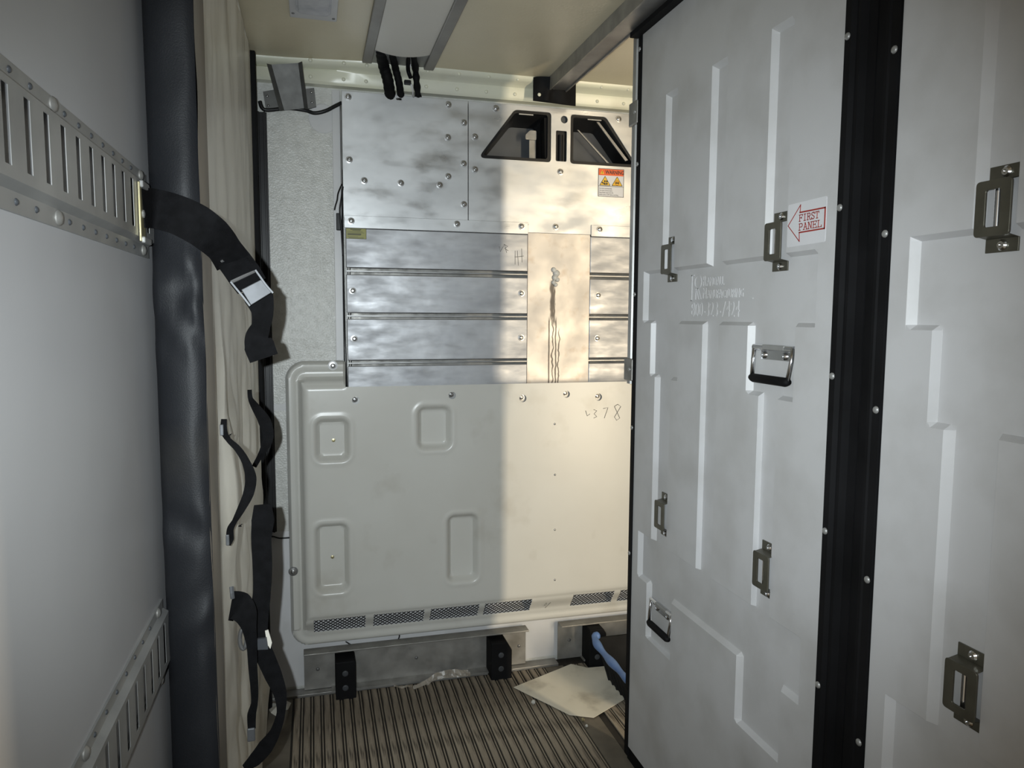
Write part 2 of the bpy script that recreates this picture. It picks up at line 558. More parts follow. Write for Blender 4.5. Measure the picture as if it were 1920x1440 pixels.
# ------------------------------------------------------------------ ceiling fittings
cs = thing('ceiling_cover_strip', (.28, 1.2, ZC), 'pale grey ceiling cover strip held between two dark battens', 'cover strip')
us = [.192 + i * (.366 - .192) / 10 for i in range(11)]
vs = [-1.5, 0, .8, 1.4, 1.8, 2.05, 2.18, 2.25, 2.29, 2.32, 2.335]


def strip_pt(u, v):
    s = max(0, (v - 2.0) / .335)
    c = 1 - ((u - .279) / .087) ** 2
    return (u, v - .012 * (1 - c) * s, 2.084 - .010 * c * s * s)


MB().grid(us, vs, strip_pt).grid(us, vs, lambda u, v: tuple(Vector(strip_pt(u, v)) + Vector((0, 0, .004)))).build('cover_sheet', 'ceiling_strip', cs, smooth=True)
for x0, x1, ye in ((.166, .196, 2.438), (.362, .394, 2.452)):
    MB().box(x0, x1, -1.5, ye, 2.078, 2.0895).build('batten', 'batten', cs, bevel=.003)
MB().box(.196, .362, 2.30, 2.45, 2.086, 2.0895).build('end_plate', 'steel', cs)

lt = thing('ceiling_light', (.018, 2.035, ZC), 'square unlit ceiling light with a frosted grey lens', 'light')
MB().prism([[(-.043, 1.940), (.079, 1.940), (.079, 2.137), (-.043, 2.137)], [(-.021, 1.960), (.057, 1.960), (.057, 2.080), (-.021, 2.080)]],
           2.082, 2.0899, lambda u, v, w: (u, v, w)).build('frame', 'lamp_frame', lt, bevel=.002)
MB().prism([rounded([(-.0205, 1.961), (.0565, 1.961), (.0565, 2.0795), (-.0205, 2.0795)], .012)], 2.072, 2.0895, lambda u, v, w: (u, v, w)).build('lens', 'lens', lt, bevel=.004)
MB().prism([rounded([(-.026, 1.957), (.062, 1.957), (.062, 2.085), (-.026, 2.085)], .014), rounded([(-.020, 1.962), (.056, 1.962), (.056, 2.079), (-.020, 2.079)], .01)],
           2.077, 2.0825, lambda u, v, w: (u, v, w)).build('lens_rim', 'lens', lt)
for sx, sy in ((-.034, 2.105), (-.036, 1.955), (.07, 2.115)):
    MB().lathe([(.004, 0), (.004, .002), (.001, .003)], (sx, sy, 2.082), (0, 0, -1), 8).build('screw', 'steel', lt)

bt = thing('ceiling_track', (.81, 1.2, ZC), 'grey metal track under the ceiling carrying the white partition panels', 'track')
MB().box(.783, .788, -1.5, 2.462, 2.046, 2.0895).build('side_rail', 'alu_dull', bt)
MB().box(.788, .842, -1.5, 2.462, 2.050, 2.055).build('bottom_rail', 'steel', bt)
MB().box(.842, .847, -1.5, 2.462, 2.046, 2.0895).build('side_rail', 'alu_dull', bt)

boot = thing('rubber_boot', (.81, 2.46, 2.01), 'black rubber boot closing the ceiling track at the front wall', 'boot')
us = [i / 14 for i in range(15)]
vs = [i / 8 for i in range(9)]


def boot_pt(u, v):
    xx = .732 + .152 * u
    zz = 2.012 + .076 * v - .006 * u
    bulge = .028 * math.sin(PI * min(1, u * 1.15)) ** .6 if 0 < u < 1 else 0
    crease = .012 * math.exp(-((u - .25 - .2 * v) / .06) ** 2) - .012 * math.exp(-((u - .5 + .2 * v) / .12) ** 2 - ((v - .35) / .3) ** 2)
    return (xx, 2.452 - bulge * (.35 + .65 * v) - crease, zz)


MB().grid(us, vs, boot_pt).grid(us, vs, lambda u, v: (boot_pt(u, v)[0], 2.4545, boot_pt(u, v)[2])).build('boot_skin', 'black_rubber', boot, smooth='all')
inst(RIVET_Y, 'rivet', boot, (.750, 2.441, 2.030))

hb = thing('channel_bracket', (-.06, 2.48, 1.93), 'bare metal channel bracket with screw tabs high on the speckled wall', 'bracket')
# hat channel leaning slightly: corners of the face, top and bottom
P = [at(500, 119, 2.42), at(566, 115, 2.42), at(577, 204, 2.475), at(524, 208, 2.475)]
Q = [at(509, 121, 2.445), at(559, 118, 2.445), at(570, 203, 2.50), at(533, 207, 2.50)]
m = MB()
d = Vector((0, .003, 0))
for ring in ((P[0], Q[0], Q[3], P[3]), (Q[0], Q[1], Q[2], Q[3]), (Q[1], P[1], P[2], Q[2])):
    n = len(m.v)
    m.add(list(ring) + [p + d for p in ring], [(0, 1, 2, 3), (7, 6, 5, 4), (0, 4, 5, 1), (1, 5, 6, 2), (2, 6, 7, 3), (3, 7, 4, 0)])
m.build('channel', 'raw_steel', hb)
for pts in ([(493, 172), (516, 168), (524, 205), (499, 208)], [(571, 167), (589, 165), (593, 200), (577, 204)]):
    q = [at(a, b, 2.518) for a, b in pts]
    tb = MB().front([(p.x, p.z) for p in q], 2.516, 2.5295).build('tab', 'raw_steel', hb)
for a, b in ((501, 180), (503, 198), (584, 173), (585, 192)):
    p = at(a, b, 2.516)
    inst(PIN_Y, 'rivet', hb, (p.x, 2.516, p.z))

cb = catmull([at(487, 190, 2.508), at(497, 206, 2.506), at(540, 203, 2.5105), at(572, 207, 2.5090), at(590, 212, 2.503), at(610, 208, 2.50), at(630, 198, 2.505), at(640, 193, 2.512)], 6)
tag(MB().tube(cb, .0062, 8).build('black_cable', 'black_plastic', smooth='all'), 'thick black cable running from the channel bracket to the metal unit', 'cable')

for i, (pts, r, lab) in enumerate((
        ([(713, 90, 2.345), (719, 122, 2.445), (727, 150, 2.462), (732, 182, 2.512)], .0175, 'widest of the black hoses dropping from the ceiling strip behind the metal unit'),
        ([(734, 94, 2.345), (741, 126, 2.445), (748, 155, 2.462), (752, 182, 2.512)], .0115, 'narrow black hose beside the widest hose under the ceiling strip'),
        ([(775, 98, 2.345), (779, 130, 2.446), (781, 155, 2.458), (784, 182, 2.512)], .0105, 'black taped hose with a clip and white cable tie under the ceiling strip'))):
    h = thing('hose', at(*pts[0]), lab, 'hose')
    path = catmull([at(*p) for p in pts], 10)
    rr = [r * (1 + .05 * math.sin(k * 1.9)) if i < 2 else r * (1 + .14 * math.sin(k * .9)) for k in range(len(path))]
    MB().tube(path, rr, 12).build('sleeve', 'black_rubber', h, smooth='all')
    if i == 2:
        MB().tube(catmull([at(766, 102, 2.36), at(765, 130, 2.440), at(770, 146, 2.444)], 6), .0065, 8).build('side_lead', 'black_rubber', h, smooth='all')
        q = at(763, 155, 2.444)
        MB().box(q.x - .009, q.x + .012, q.y - .008, q.y + .006, q.z - .006, q.z + .007).build('clip', 'black_plastic', h, bevel=.002)
        MB().tube([at(771, 158, 2.447), at(774, 170, 2.47), at(775, 182, 2.50)], .003, 6).build('white_lead', 'smooth_white', h, smooth='all')
        q = at(769, 121, 2.437)
        MB().box(q.x - .002, q.x + .002, q.y - .003, q.y + .002, q.z - .010, q.z + .010).build('cable_tie', 'smooth_white', h)

# ------------------------------------------------------------------ refrigeration unit on the front wall
CX = .848
ev = thing('refrigeration_unit', (CX, 2.5, 1.05), 'aluminium-faced refrigeration unit with louvred slats and two fan openings', 'refrigeration unit')
YA = 2.500
MB().box(.118, 1.578, 2.696, 2.700, 1.064, 2.002).box(.118, .121, 2.51, 2.696, 1.064, 2.002).box(1.575, 1.578, 2.51, 2.696, 1.064, 2.002).box(.121, 1.575, 2.51, 2.696, 1.064, 1.067).box(.121, 1.575, 2.51, 2.696, 1.999, 2.002).build('housing', 'alu_dull', ev)
MB().front([[(.104, 1.606), (.5182, 1.606), (.5182, 2.007), (.104, 2.007)],
            rounded([(.279, 1.992), (.296, 1.992), (.296, 1.998), (.279, 1.998)], .003)], YA, YA + .004).build('face_panel', 'alu', ev, bevel=.0008, seg=1)
wl = rounded([(.562, 1.834), (.681, 1.991), (.812, 1.991), (.812, 1.823), (.566, 1.823)], .012)
wr_ = rounded([(2 * CX - a, b) for a, b in [(.562, 1.834), (.681, 1.991), (.812, 1.991), (.812, 1.823), (.566, 1.823)]][::-1], .012)
slot = rounded([(.8305, 1.8285), (.8700, 1.8285), (.8700, 1.932), (.8305, 1.932)], .005)
MB().front([[(.5202, 1.579), (1.592, 1.579), (1.592, 2.007), (.5202, 2.007)], wl, wr_, slot, circle(.860, 1.971, .0125, 18)], YA, YA + .004).build('face_panel', 'alu', ev, bevel=.0008, seg=1)
for sgn in (0, 1):
    def mx(a):
        return 2 * CX - a if sgn else a
    st = MB().box(mx(.106), mx(.731), YA - .004, YA - .0005, 1.573, 1.613).build('joint_strip', 'alu', ev, bevel=.0008, seg=1)
    for z0, z1 in ((1.4445, 1.5725), (1.2965, 1.4225), (1.1385, 1.2765), (1.040, 1.1195)):
        MB().box(mx(.110), mx(.7315), YA, YA + .006, z0, z1).build('slat', 'alu_slat', ev, bevel=.0025)
    for zc in (1.434, 1.2865, 1.1295):
        MB().box(mx(.111), mx(.7315), YA + .004, YA + .012, zc - .0022, zc + .0018).build('louvre_edge', 'steel', ev)
MB().box(.7325, .9640, YA + .003, YA + .007, 1.040, 1.5785).build('centre_sheet', 'alu_stained', ev)
for bx, bz in [(0.124, 1.989), (0.451, 1.99), (0.504, 1.935), (0.449, 1.883), (0.125, 1.791), (0.503, 1.8), (0.45, 1.755), (0.172, 1.727), (0.291, 1.725), (0.421, 1.725), (0.504, 1.665), (0.615, 1.99), (0.542, 1.891), (0.542, 1.783), (0.848, 1.792), (0.833, 1.602), (1.063, 1.987), (0.13, 1.369), (0.709, 1.368), (0.996, 1.365), (0.133, 1.211), (0.709, 1.213), (0.995, 1.21)]:
    inst(BOLT_Y, 'bolt', ev, (bx, YA, bz))
for bx, bz in [(0.128, 1.595), (0.479, 1.598), (0.707, 1.598), (0.996, 1.598)]:
    inst(BOLT_Y, 'bolt', ev, (bx, YA - .004, bz))
# dark side gap with loose wiring
MB().front([(.099, 1.62), (.1035, 1.76), (.1035, 1.30), (.1095, 1.04), (.0995, 1.05)], YA + .004, YA + .026).build('side_gasket', 'black_rubber', ev)
MB().tube(catmull([(.1005, 2.508, 1.97), (.1005, 2.508, 1.7), (.1015, 2.507, 1.4), (.1035, 2.506, 1.10)], 6), .0026, 6).build('side_wire', 'steel', ev, smooth='all')
p = at(634, 405, 2.495)
MB().box(p.x - .006, p.x + .008, 2.496, 2.51, p.z - .045, p.z + .01).build('connector', 'black_plastic', ev, bevel=.002)
MB().tube(catmull([at(641, 345, 2.498), at(634, 362, 2.49), at(632, 375, 2.488), at(629, 385, 2.488), at(627, 394, 2.488)], 6), .0024, 6).build('loose_wire', 'black_plastic', ev, smooth='all')
MB().tube(catmull([at(643, 350, 2.498), at(640, 372, 2.49), at(637, 395, 2.492), at(640, 430, 2.496), at(643, 480, 2.498)], 6), .0028, 6).build('loose_wire', 'black_plastic', ev, smooth='all')
# fan openings: black frames, inner duct walls, back plate
for sgn in (0, 1):
    def mp(pts):
        return [(2 * CX - a, b) for a, b in pts][::-1] if sgn else pts
    outer = [(.556, 1.836), (.678, 1.997), (.812, 1.997), (.812, 1.816), (.562, 1.816)]
    inner = [(.592, 1.842), (.692, 1.968), (.792, 1.968), (.802, 1.842), (.604, 1.834)]
    o1 = rounded(mp([(.557, 1.835), (.679, 1.996), (.8125, 1.996), (.8125, 1.817), (.562, 1.817)]), .012)
    i1 = rounded(mp([(.574, 1.839), (.686, 1.983), (.801, 1.983), (.801, 1.834), (.578, 1.834)]), .010)
    fr = MB().front([o1, i1], YA + .0045, YA + .022).build('opening_frame', 'black_plastic', ev, bevel=.002)
    # tapered duct inside
    a2 = rounded(mp([(.574, 1.839), (.686, 1.983), (.801, 1.983), (.801, 1.834), (.578, 1.834)]), .010)
    b2 = rounded(mp([(.600, 1.846), (.690, 1.958), (.782, 1.958), (.790, 1.846), (.604, 1.842)]), .010)
    k = len(a2)
    mm = MB()
    mm.add([(u, YA + .018, v) for u, v in a2] + [(u, YA + .105, v) for u, v in b2], [(i, (i + 1) % k, k + (i + 1) % k, k + i) for i in range(k)])
    mm.build('duct_wall', 'black_plastic', ev, smooth=True)
    MB().front(b2, YA + .1052, YA + .1080).build('fan_back', 'grey_dark', ev)
    for (a, b, c, dd) in ((.697, .748, 1.9770, 1.9785), (.575, .612, 1.8185, 1.8205), (.700, .748, 1.8185, 1.8205)):
        xa, xb = (2 * CX - b, 2 * CX - a) if sgn else (a, b)
        MB().box(xa, xb, YA + .002, YA + .0045, c, dd + .002).build('clip', 'galv', ev)
    if sgn:
        MB().front([(.930, 1.955), (.936, 1.955), (1.055, 1.846), (1.046, 1.846)], YA + .06, YA + .066).build('inner_rail', 'steel', ev)
        MB().front([(.985, 1.975), (.995, 1.975), (1.108, 1.850), (1.098, 1.846)], YA + .012, YA + .017).build('inner_rail', 'steel', ev)
    else:
        MB().box(.752, .776, YA + .062, YA + .066, 1.842, 1.918).build('inner_bracket', 'alu_dull', ev)
        MB().front(rounded([(.736, 1.908), (.776, 1.908), (.776, 1.940), (.752, 1.940), (.736, 1.924)], .005), YA + .055, YA + .060).build('inner_bracket', 'alu_dull', ev)
        MB().front([(.790, 1.975), (.801, 1.975), (.808, 1.838), (.795, 1.838)], YA + .012, YA + .06).build('inner_rail', 'black_rubber', ev)
MB().box(.8315, .8685, YA + .012, YA + .020, 1.822, 1.94).build('post_back', 'black_plastic', ev)
MB().tube([(.850, 2.509, 1.826), (.850, 2.509, 1.92)], .0085, 10).build('post_tube', 'black_plastic', ev, smooth=True)
MB().box(.846, .874, YA + .012, YA + .016, 1.955, 1.987).build('hole_back', 'grey_dark', ev)
# sealed pipe stub on the centre sheet
us = [i / 10 for i in range(11)]
seal = MB()
for k, (sx, sz, r) in enumerate(((.828, 1.452, .010), (.838, 1.440, .013), (.832, 1.425, .011), (.842, 1.418, .009), (.828, 1.408, .009), (.836, 1.400, .008))):
    seal.lathe([(r, 0), (r * .9, r * .4), (r * .5, r * .75), (0, r * .85)], (sx, YA + .003, sz), (0, -1, 0), 9)
seal.build('pipe_seal', 'sealant', ev, smooth='all')
# olive data label
yl = MB().box(.111, .177, YA - .0008, YA + .001, 1.538, 1.5725).build('data_label', 'label_olive', ev)
mk = MB()
for z0, x0, x1, hgt in ((1.5685, .125, .160, .002), (1.5655, .132, .158, .0014), (1.5615, .115, .165, .0008), (1.5580, .115, .170, .0008), (1.5535, .116, .160, .0030), (1.5500, .116, .158, .0008), (1.5450, .116, .150, .0008), (1.5415, .120, .168, .0012)):
    mk.box(x0, x1, YA - .0011, YA - .0007, z0 - hgt / 2, z0 + hgt / 2)
mk.prism([[(.111, 1.538), (.177, 1.538), (.177, 1.5725), (.111, 1.5725)], [(.112, 1.539), (.176, 1.539), (.176, 1.5715), (.112, 1.5715)]], YA - .0011, YA - .0007, lambda u, v, w: (u, w, v))
mk.build('label_print', 'black_ink', yl)
# orange warning label
W0, W1, V0, V1 = .9895, 1.0880, 1.7145, 1.8130
wlb = MB().box(W0, W1, YA - .0008, YA + .001, V0, V1).build('warning_label', 'sticker_white', ev)
wlb['label'] = 'orange, yellow and white warning label'
ZY = YA - .0008
MB().box(W0 + .002, W1 - .002, ZY - .0003, ZY, 1.7890, V1 - .002).build('orange_band', 'orange_ink', wlb)
MB().front([[(W0, V0), (W1, V0), (W1, V1), (W0, V1)], [(W0 + .0016, V0 + .0016), (W1 - .0016, V0 + .0016), (W1 - .0016, V1 - .0016), (W0 + .0016, V1 - .0016)]], ZY - .0005, ZY).box(W0, W1, ZY - .0005, ZY, 1.7505, 1.7516).build('border', 'black_ink', wlb)
text_mesh('WARNING', .0185, 'black_ink', lambda u, v, w: (1.0165 + u, ZY - .0004 - w * .2, 1.7945 + v), extrude=.0005, sx=.80, offset=.0004).build('lettering', 'black_ink', wlb)
MB().front(rounded([(.9965, 1.7935), (1.0125, 1.7935), (1.0045, 1.8070)], .001), ZY - .0006, ZY).build('small_triangle', 'yellow_ink', wlb)
MB().box(1.0038, 1.0052, ZY - .0008, ZY, 1.7975, 1.8030).box(1.0038, 1.0052, ZY - .0008, ZY, 1.7948, 1.7962).build('exclamation_mark', 'black_ink', wlb)
for tx in (1.0155, 1.0620):
    MB().front(rounded([(tx - .0215, 1.7535), (tx + .0215, 1.7535), (tx, 1.7875)], .003), ZY - .0004, ZY).build('triangle_border', 'black_ink', wlb)
    MB().front(rounded([(tx - .0185, 1.7552), (tx + .0185, 1.7552), (tx, 1.7845)], .0025), ZY - .0007, ZY).build('triangle', 'yellow_ink', wlb)
g = MB()
for k in range(4):
    a = PI / 4 + k * PI / 2
    g.front(circle(1.0185 + .0055 * math.cos(a), 1.7645 + .0055 * math.sin(a), .0034, 8), ZY - .0009, ZY - .0006)
g.front([(1.002, 1.7655), (1.0065, 1.7655), (1.0125, 1.7610), (1.0100, 1.7585), (1.0030, 1.7620)], ZY - .0009, ZY - .0006)
g.box(1.010, 1.022, ZY - .0009, ZY - .0006, 1.7562, 1.7574)
g.build('fan_symbol', 'black_ink', wlb)
MB().front([circle(1.062, 1.7645, .0085, 18), circle(1.062, 1.7645, .0068, 18)], ZY - .0009, ZY - .0006).build('ring_symbol', 'red_ink', wlb)
MB().front(circle(1.0590, 1.7645, .0030, 8), ZY - .0009, ZY - .0006).front(circle(1.0650, 1.7645, .0030, 8), ZY - .0009, ZY - .0006).box(1.0555, 1.0685, ZY - .0009, ZY - .0006, 1.7638, 1.7650).build('hand_symbol', 'black_ink', wlb)
for k, s in enumerate(('Fan starts automatically.', 'Can cause serious injury.', 'Keep hands away from fan.', 'Switch unit to "off" before servicing.')):
    text_mesh(s, .0062, 'black_ink', lambda u, v, w, k=k: (W0 + .004 + u, ZY - .0003 - w * .2, 1.7415 - k * .0072 + v), extrude=.0005, sx=.82).build('small_print', 'black_ink', wlb)
# pen marks
for st in ([(936, 462), (938, 472), (946, 458), (950, 474)], [(945, 458), (952, 462), (946, 466), (953, 470)], [(966, 470), (966, 496)], [(970, 470), (972, 498)], [(978, 466), (979, 492)], [(965, 482), (982, 480)]):
    MB().tube([Vector((at(a, b, YA).x, YA - .0002, at(a, b, YA).z)) for a, b in st], .0009, 5).build('pen_mark', 'pen_ink', ev)

# ------------------------------------------------------------------ moulded lower cover with grilles
cv = thing('lower_cover', (CX, YF, .165), 'glossy off-white moulded cover with four pockets and black mesh grilles below the refrigeration unit', 'cover')
X0, X1, Z0, Z1, ZT = -.090, 2 * CX + .090, .165, 1.137, 1.0545
SIDE = [(0, 0), (.003, .026), (.012, .034), (.024, .033), (.034, .024), (.040, .026), (.054, .066), (.066, .072)]
TOP = [(0, 0), (.003, .026), (.012, .034), (.024, .033), (.036, .023), (.048, .026), (.070, .062), (.088, .072)]
BOT = [(0, 0), (.003, .020), (.016, .026), (.034, .024), (.046, .028), (.108, .064), (.120, .071), (.130, .072)]
POCK = [(.007, .104, .816, .944), (.342, .445, .841, .976), (.001, .097, .371, .592), (.443, .539, .368, .595)]
POCK = POCK + [(2 * CX - b, 2 * CX - a, c, dd) for a, b, c, dd in POCK[2:]]
GR = [(-.015, .156), (.183, .357), (.379, .552), (.573, .747), (.905, 1.068), (1.092, 1.262)]
GZ0, GZ1 = .216, .271
HOLES = [(.133, 1.009, .0125), (.455, 1.018, .0125), (.705, 1.002, .0130), (.866, 1.013, .0125), (.988, 1.000, .0130)]
RC = .062


def cover_pt(xx, zz):
    dl_, dr, db, dt = xx - X0, X1 - xx, zz - Z0, (Z1 - zz)
    dx = min(dl_, dr)
    wing = xx < .100 or xx > 2 * CX - .100
    px_, pz_ = xx, zz
    cz = None
    if dx < RC and db < RC:
        cz = (Z0 + RC, db)
    elif dx < RC and dt < RC:
        cz = (Z1 - RC, dt)
    ds, dbb, dtt = dx, db, dt
    if cz:
        cxx = X0 + RC if dl_ < dr else X1 - RC
        v = Vector((xx - cxx, zz - cz[0]))
        dd = RC - v.length
        if dd < 0:
            v = v.normalized() * RC
            px_, pz_ = cxx + v.x, cz[0] + v.y
            dd = 0
        ds = dd
        if cz[0] < .5:
            dbb = dd
        else:
            dtt = dd
    h = min(lerp_prof(SIDE, ds), lerp_prof(BOT, dbb))
    if wing:
        h = min(h, lerp_prof(TOP, dtt))
    for a, b, c, dd in POCK:
        if a - .03 < xx < b + .03 and c - .03 < zz < dd + .03:
            r = .020
            qx = abs(xx - (a + b) / 2) - (b - a) / 2 + r
            qz = abs(zz - (c + dd) / 2) - (dd - c) / 2 + r
            sd = math.hypot(max(qx, 0), max(qz, 0)) + min(max(qx, qz), 0) - r
            t = min(1, max(0, (.009 - sd) / .019))
            h -= .028 * t * t * (3 - 2 * t)
            h += .0022 * math.exp(-((sd - .016) / .006) ** 2)
    for hx, hz, hr in HOLES:
        v = Vector((xx - hx, zz - hz))
        if abs(v.length - hr) < .0045 and v.length > 1e-6:
            v = v.normalized() * hr
            px_, pz_ = hx + v.x, hz + v.y
    return (px_, YF - max(h, .0046), pz_)


def lines(a, b, step, extra):
    ls = [a + (b - a) * i / round((b - a) / step) for i in range(round((b - a) / step) + 1)]
    for e in extra:
        ls = [q for q in ls if abs(q - e) > step * .45 or q in (a, b)] + [e]
    return sorted(set(ls))


ul = lines(X0, X1, .0056, [q for g_ in GR for q in g_] + [.0995, .1005, 2 * CX - .1005, 2 * CX - .0995])
vl = lines(Z0, Z1, .0056, [GZ0, GZ1, ZT])


def cover_keep(xx, zz):
    if zz > ZT and .1 < xx < 2 * CX - .1:
        return False
    if GZ0 < zz < GZ1 and any(a < xx < b for a, b in GR):
        return False
    return all(math.hypot(xx - hx, zz - hz) > hr * .93 for hx, hz, hr in HOLES)


body = MB().grid(ul, vl, cover_pt, cover_keep).build('cover_shell', 'cover_white', cv, smooth=True)
# black expanded-metal grilles
def slope_y(zz):
    return YF - lerp_prof(BOT, zz - Z0) + .003


for a, b in GR:
    g = MB()
    n = 11
    pw = (b - a) / n
    ph = (GZ1 - GZ0) / 4
    k = int(math.ceil((GZ1 - GZ0) / ph))
    for i in range(-k, n + 1):
        for s in (1, -1):
            # one diagonal strand, clipped to the opening
            pts = []
            for t in range(k + 1):
                xx = a + (i + (t if s > 0 else k - t)) * pw
                zz = GZ0 + t * ph
                pts.append((xx, zz))
            pts = [q for q in pts if a - 1e-6 <= q[0] <= b + 1e-6]
            if len(pts) > 1:
                g.tube([(q[0], slope_y(q[1]), q[1]) for q in pts], .0014, 4)
    go = g.build('grille', 'black_plastic', cv)
for hx, hz, hr in HOLES:
    MB().box(hx - .022, hx + .022, 2.466, 2.468, hz - .024, hz + .024).build('hole_plate', 'galv', cv)
    inst(BOLT_Y, 'bolt', cv, (hx - .004, 2.466, hz + .004))
for q, z_ in ((.823, .908), (.826, .725), (.828, .524), (.830, .338)):
    inst(PIN_Y, 'rivet', cv, (q, YF - .072, z_))
for (a, b, yy, w_) in ((.062, 1.123, YF - .034, 'smooth_white'), (-.078, .436, YF - .033, 'steel')):
    wsh = MB().lathe([(.0155, 0), (.0155, .002), (.006, .0026)], (a, yy, b), (0, -1, 0), 18).build('washer', w_, cv)
    inst(BOLT_Y, 'bolt', cv, (a, yy - .002, b))
for a, b in ((.060, .875), (.050, .478)):
    MB().lathe([(.006, 0), (.006, .0012), (.002, .002)], (a, YF - .0442, b), (0, -1, 0), 10).build('pocket_plug', 'brass', cv)
for st in ([(1098, 770), (1101, 780), (1106, 776)], [(1113, 768), (1119, 770), (1114, 776), (1119, 781), (1113, 784)], [(1131, 766), (1140, 764), (1133, 784)],
           [(1152, 762), (1162, 784), (1156, 788), (1152, 782), (1164, 762), (1158, 758), (1152, 762)]):
    MB().tube([Vector((at(a, b, 2.458).x, 2.4575, at(a, b, 2.458).z)) for a, b in st], .0011, 5).build('pen_mark', 'pen_ink', cv)
for st in ([(1020, 1136), (1026, 1128), (1022, 1140), (1033, 1129)],):
    MB().tube([at(a, b, 2.482) for a, b in st], .0009, 5).build('pen_mark', 'pen_ink', cv)

# loose wires on the wall
tag(MB().tube(catmull([at(648, 1203, 2.516), at(665, 1211, 2.506), at(690, 1208, 2.512), at(725, 1207, 2.512), at(742, 1203, 2.508), at(748, 1196, 2.512), at(749, 1190, 2.520)], 6), .0023, 6).build('thin_wire', 'black_plastic', smooth='all'),
    'thin black wire looping below the cover grilles', 'wire')
tag(MB().tube(catmull([at(500, 1006, 2.519), at(512, 1006, 2.515), at(525, 1009, 2.516), at(545, 1008, 2.520)], 6), .0028, 6).build('thin_wire', 'black_plastic', smooth='all'),
    'short black wire from the black post to the cover edge', 'wire')

# black track post in the corner
po = thing('corner_post', (-.165, 2.51, .567), 'black ridged vertical post in the corner behind the padded bulkhead', 'post')
MB().box(-.205, -.128, 2.512, 2.5295, .570, 1.925).build('post_plate', 'black_plastic', po)
for xx, w in ((-.196, .010), (-.172, .006), (-.153, .006), (-.135, .006)):
    MB().box(xx - w / 2, xx + w / 2, 2.500, 2.512, .571, 1.924).build('ridge', 'black_plastic', po, bevel=.001)
inst(PIN_Y, 'rivet', po, (-.144, 2.512, .592))

# ------------------------------------------------------------------ floor bumper rails
def bumper(name, x0, x1, label, blocks):
    t = thing(name, ((x0 + x1) / 2, 2.49, 0), label, 'bumper rail')
    MB().box(x0, x1, 2.505, 2.510, .013, .152).build('back_plate', 'alu_dull', t)
    MB().box(x0, x1, 2.462, 2.510, .152, .157).build('top_flange', 'alu_dull', t, bevel=.001)
    MB().box(x0 + .09, x1 - .06, 2.466, 2.505, .0115, .018).build('bottom_flange', 'alu_dull', t)
    for a, b, chf, h in blocks:
        lp = [(a, .001), (b, .001), (b, h - chf), (b - chf * .6, h), (a, h)]
        bl = MB().front(lp, 2.424, 2.5045).build('bumper_block', 'black_rubber', t, bevel=.003)
        cxx = (a + b) / 2
        for zz in (.045, .095):
            MB().lathe([(.010, 0), (.010, .002), (.006, .003)], (cxx - .002, 2.4245, zz), (0, -1, 0), 12).build('bolt_head', 'grey_dark', bl)
    for xx in (x0 + .045, (x0 + x1) / 2 - .01, x1 - .025):
        MB().lathe([(.0065, 0), (.005, .002), (.001, .003)], (xx, 2.505, .082), (0, -1, 0), 10).build('bolt_head', 'steel', t)
    return t


bumper('bumper_rail', -.050, .735, 'dull aluminium bumper rail with two black rubber blocks on the floor under the mesh grilles', [(.052, .119, .006, .135), (.586, .661, .030, .140)])
bumper('bumper_rail', .860, 1.66, 'shorter-looking dirty bumper rail behind the blue-rimmed crate', [(.955, 1.02, .02, .150), (1.52, 1.59, .02, .14)])

# ------------------------------------------------------------------ things on the floor
bd = thing('white_board', (.85, 2.28, 0), 'dirty off-white sheet of board lying on the ribbed floor', 'board')
cor = [(.648, 2.352, .009), (.895, 2.455, .0135), (.945, 2.415, .0125), (1.13, 2.405, .012), (1.13, 2.26, .012), (.845, 2.100, .010), (.775, 2.135, .010)]
c0 = Vector((.89, 2.28, .011))
m = MB()
ring = []
for i in range(7):
    a, b = Vector(cor[i]), Vector(cor[(i + 1) % 7])
    for k in range(5):
        ring.append(a.lerp(b, k / 5))
n = len(ring)
top = []
for f in (1.0, .75, .5, .25):
    for p in ring:
        q = c0.lerp(p, f)
        q.z += .0015 * (noise.noise(Vector((q.x * 9, q.y * 9, 0))) + .3)
        q.z = max(q.z, .0075)
        top.append(q)
top.append(c0)
fs = []
for r_ in range(3):
    for i in range(n):
        j = (i + 1) % n
        fs.append((r_ * n + i, r_ * n + j, (r_ + 1) * n + j, (r_ + 1) * n + i))
fs += [(3 * n + i, 3 * n + (i + 1) % n, 4 * n) for i in range(n)]
N_ = len(top)
vv = top + [p - Vector((0, 0, .0012)) for p in top]
fs += [tuple(i + N_ for i in reversed(q)) for q in fs] + [(i, (i + 1) % n, (i + 1) % n + N_, i + N_) for i in range(n)]
m.add(vv, fs).build('board_sheet', 'board', bd, smooth=True)

cr = thing('plastic_crate', (1.1, 2.2, .015), 'black ribbed plastic crate with a blue rim standing on the white board', 'crate')
bx0, bx1, by0, by1 = .985, 1.25, 2.06, 2.33
tx0, tx1, ty0, ty1 = .945, 1.29, 2.02, 2.372
zb, zt = .0155, .145
m = MB()


def rr(x0, x1, y0, y1, z, r, n=5):
    return [(p[0], p[1], z) for p in rounded([(x0, y0), (x1, y0), (x1, y1), (x0, y1)], r, n)]


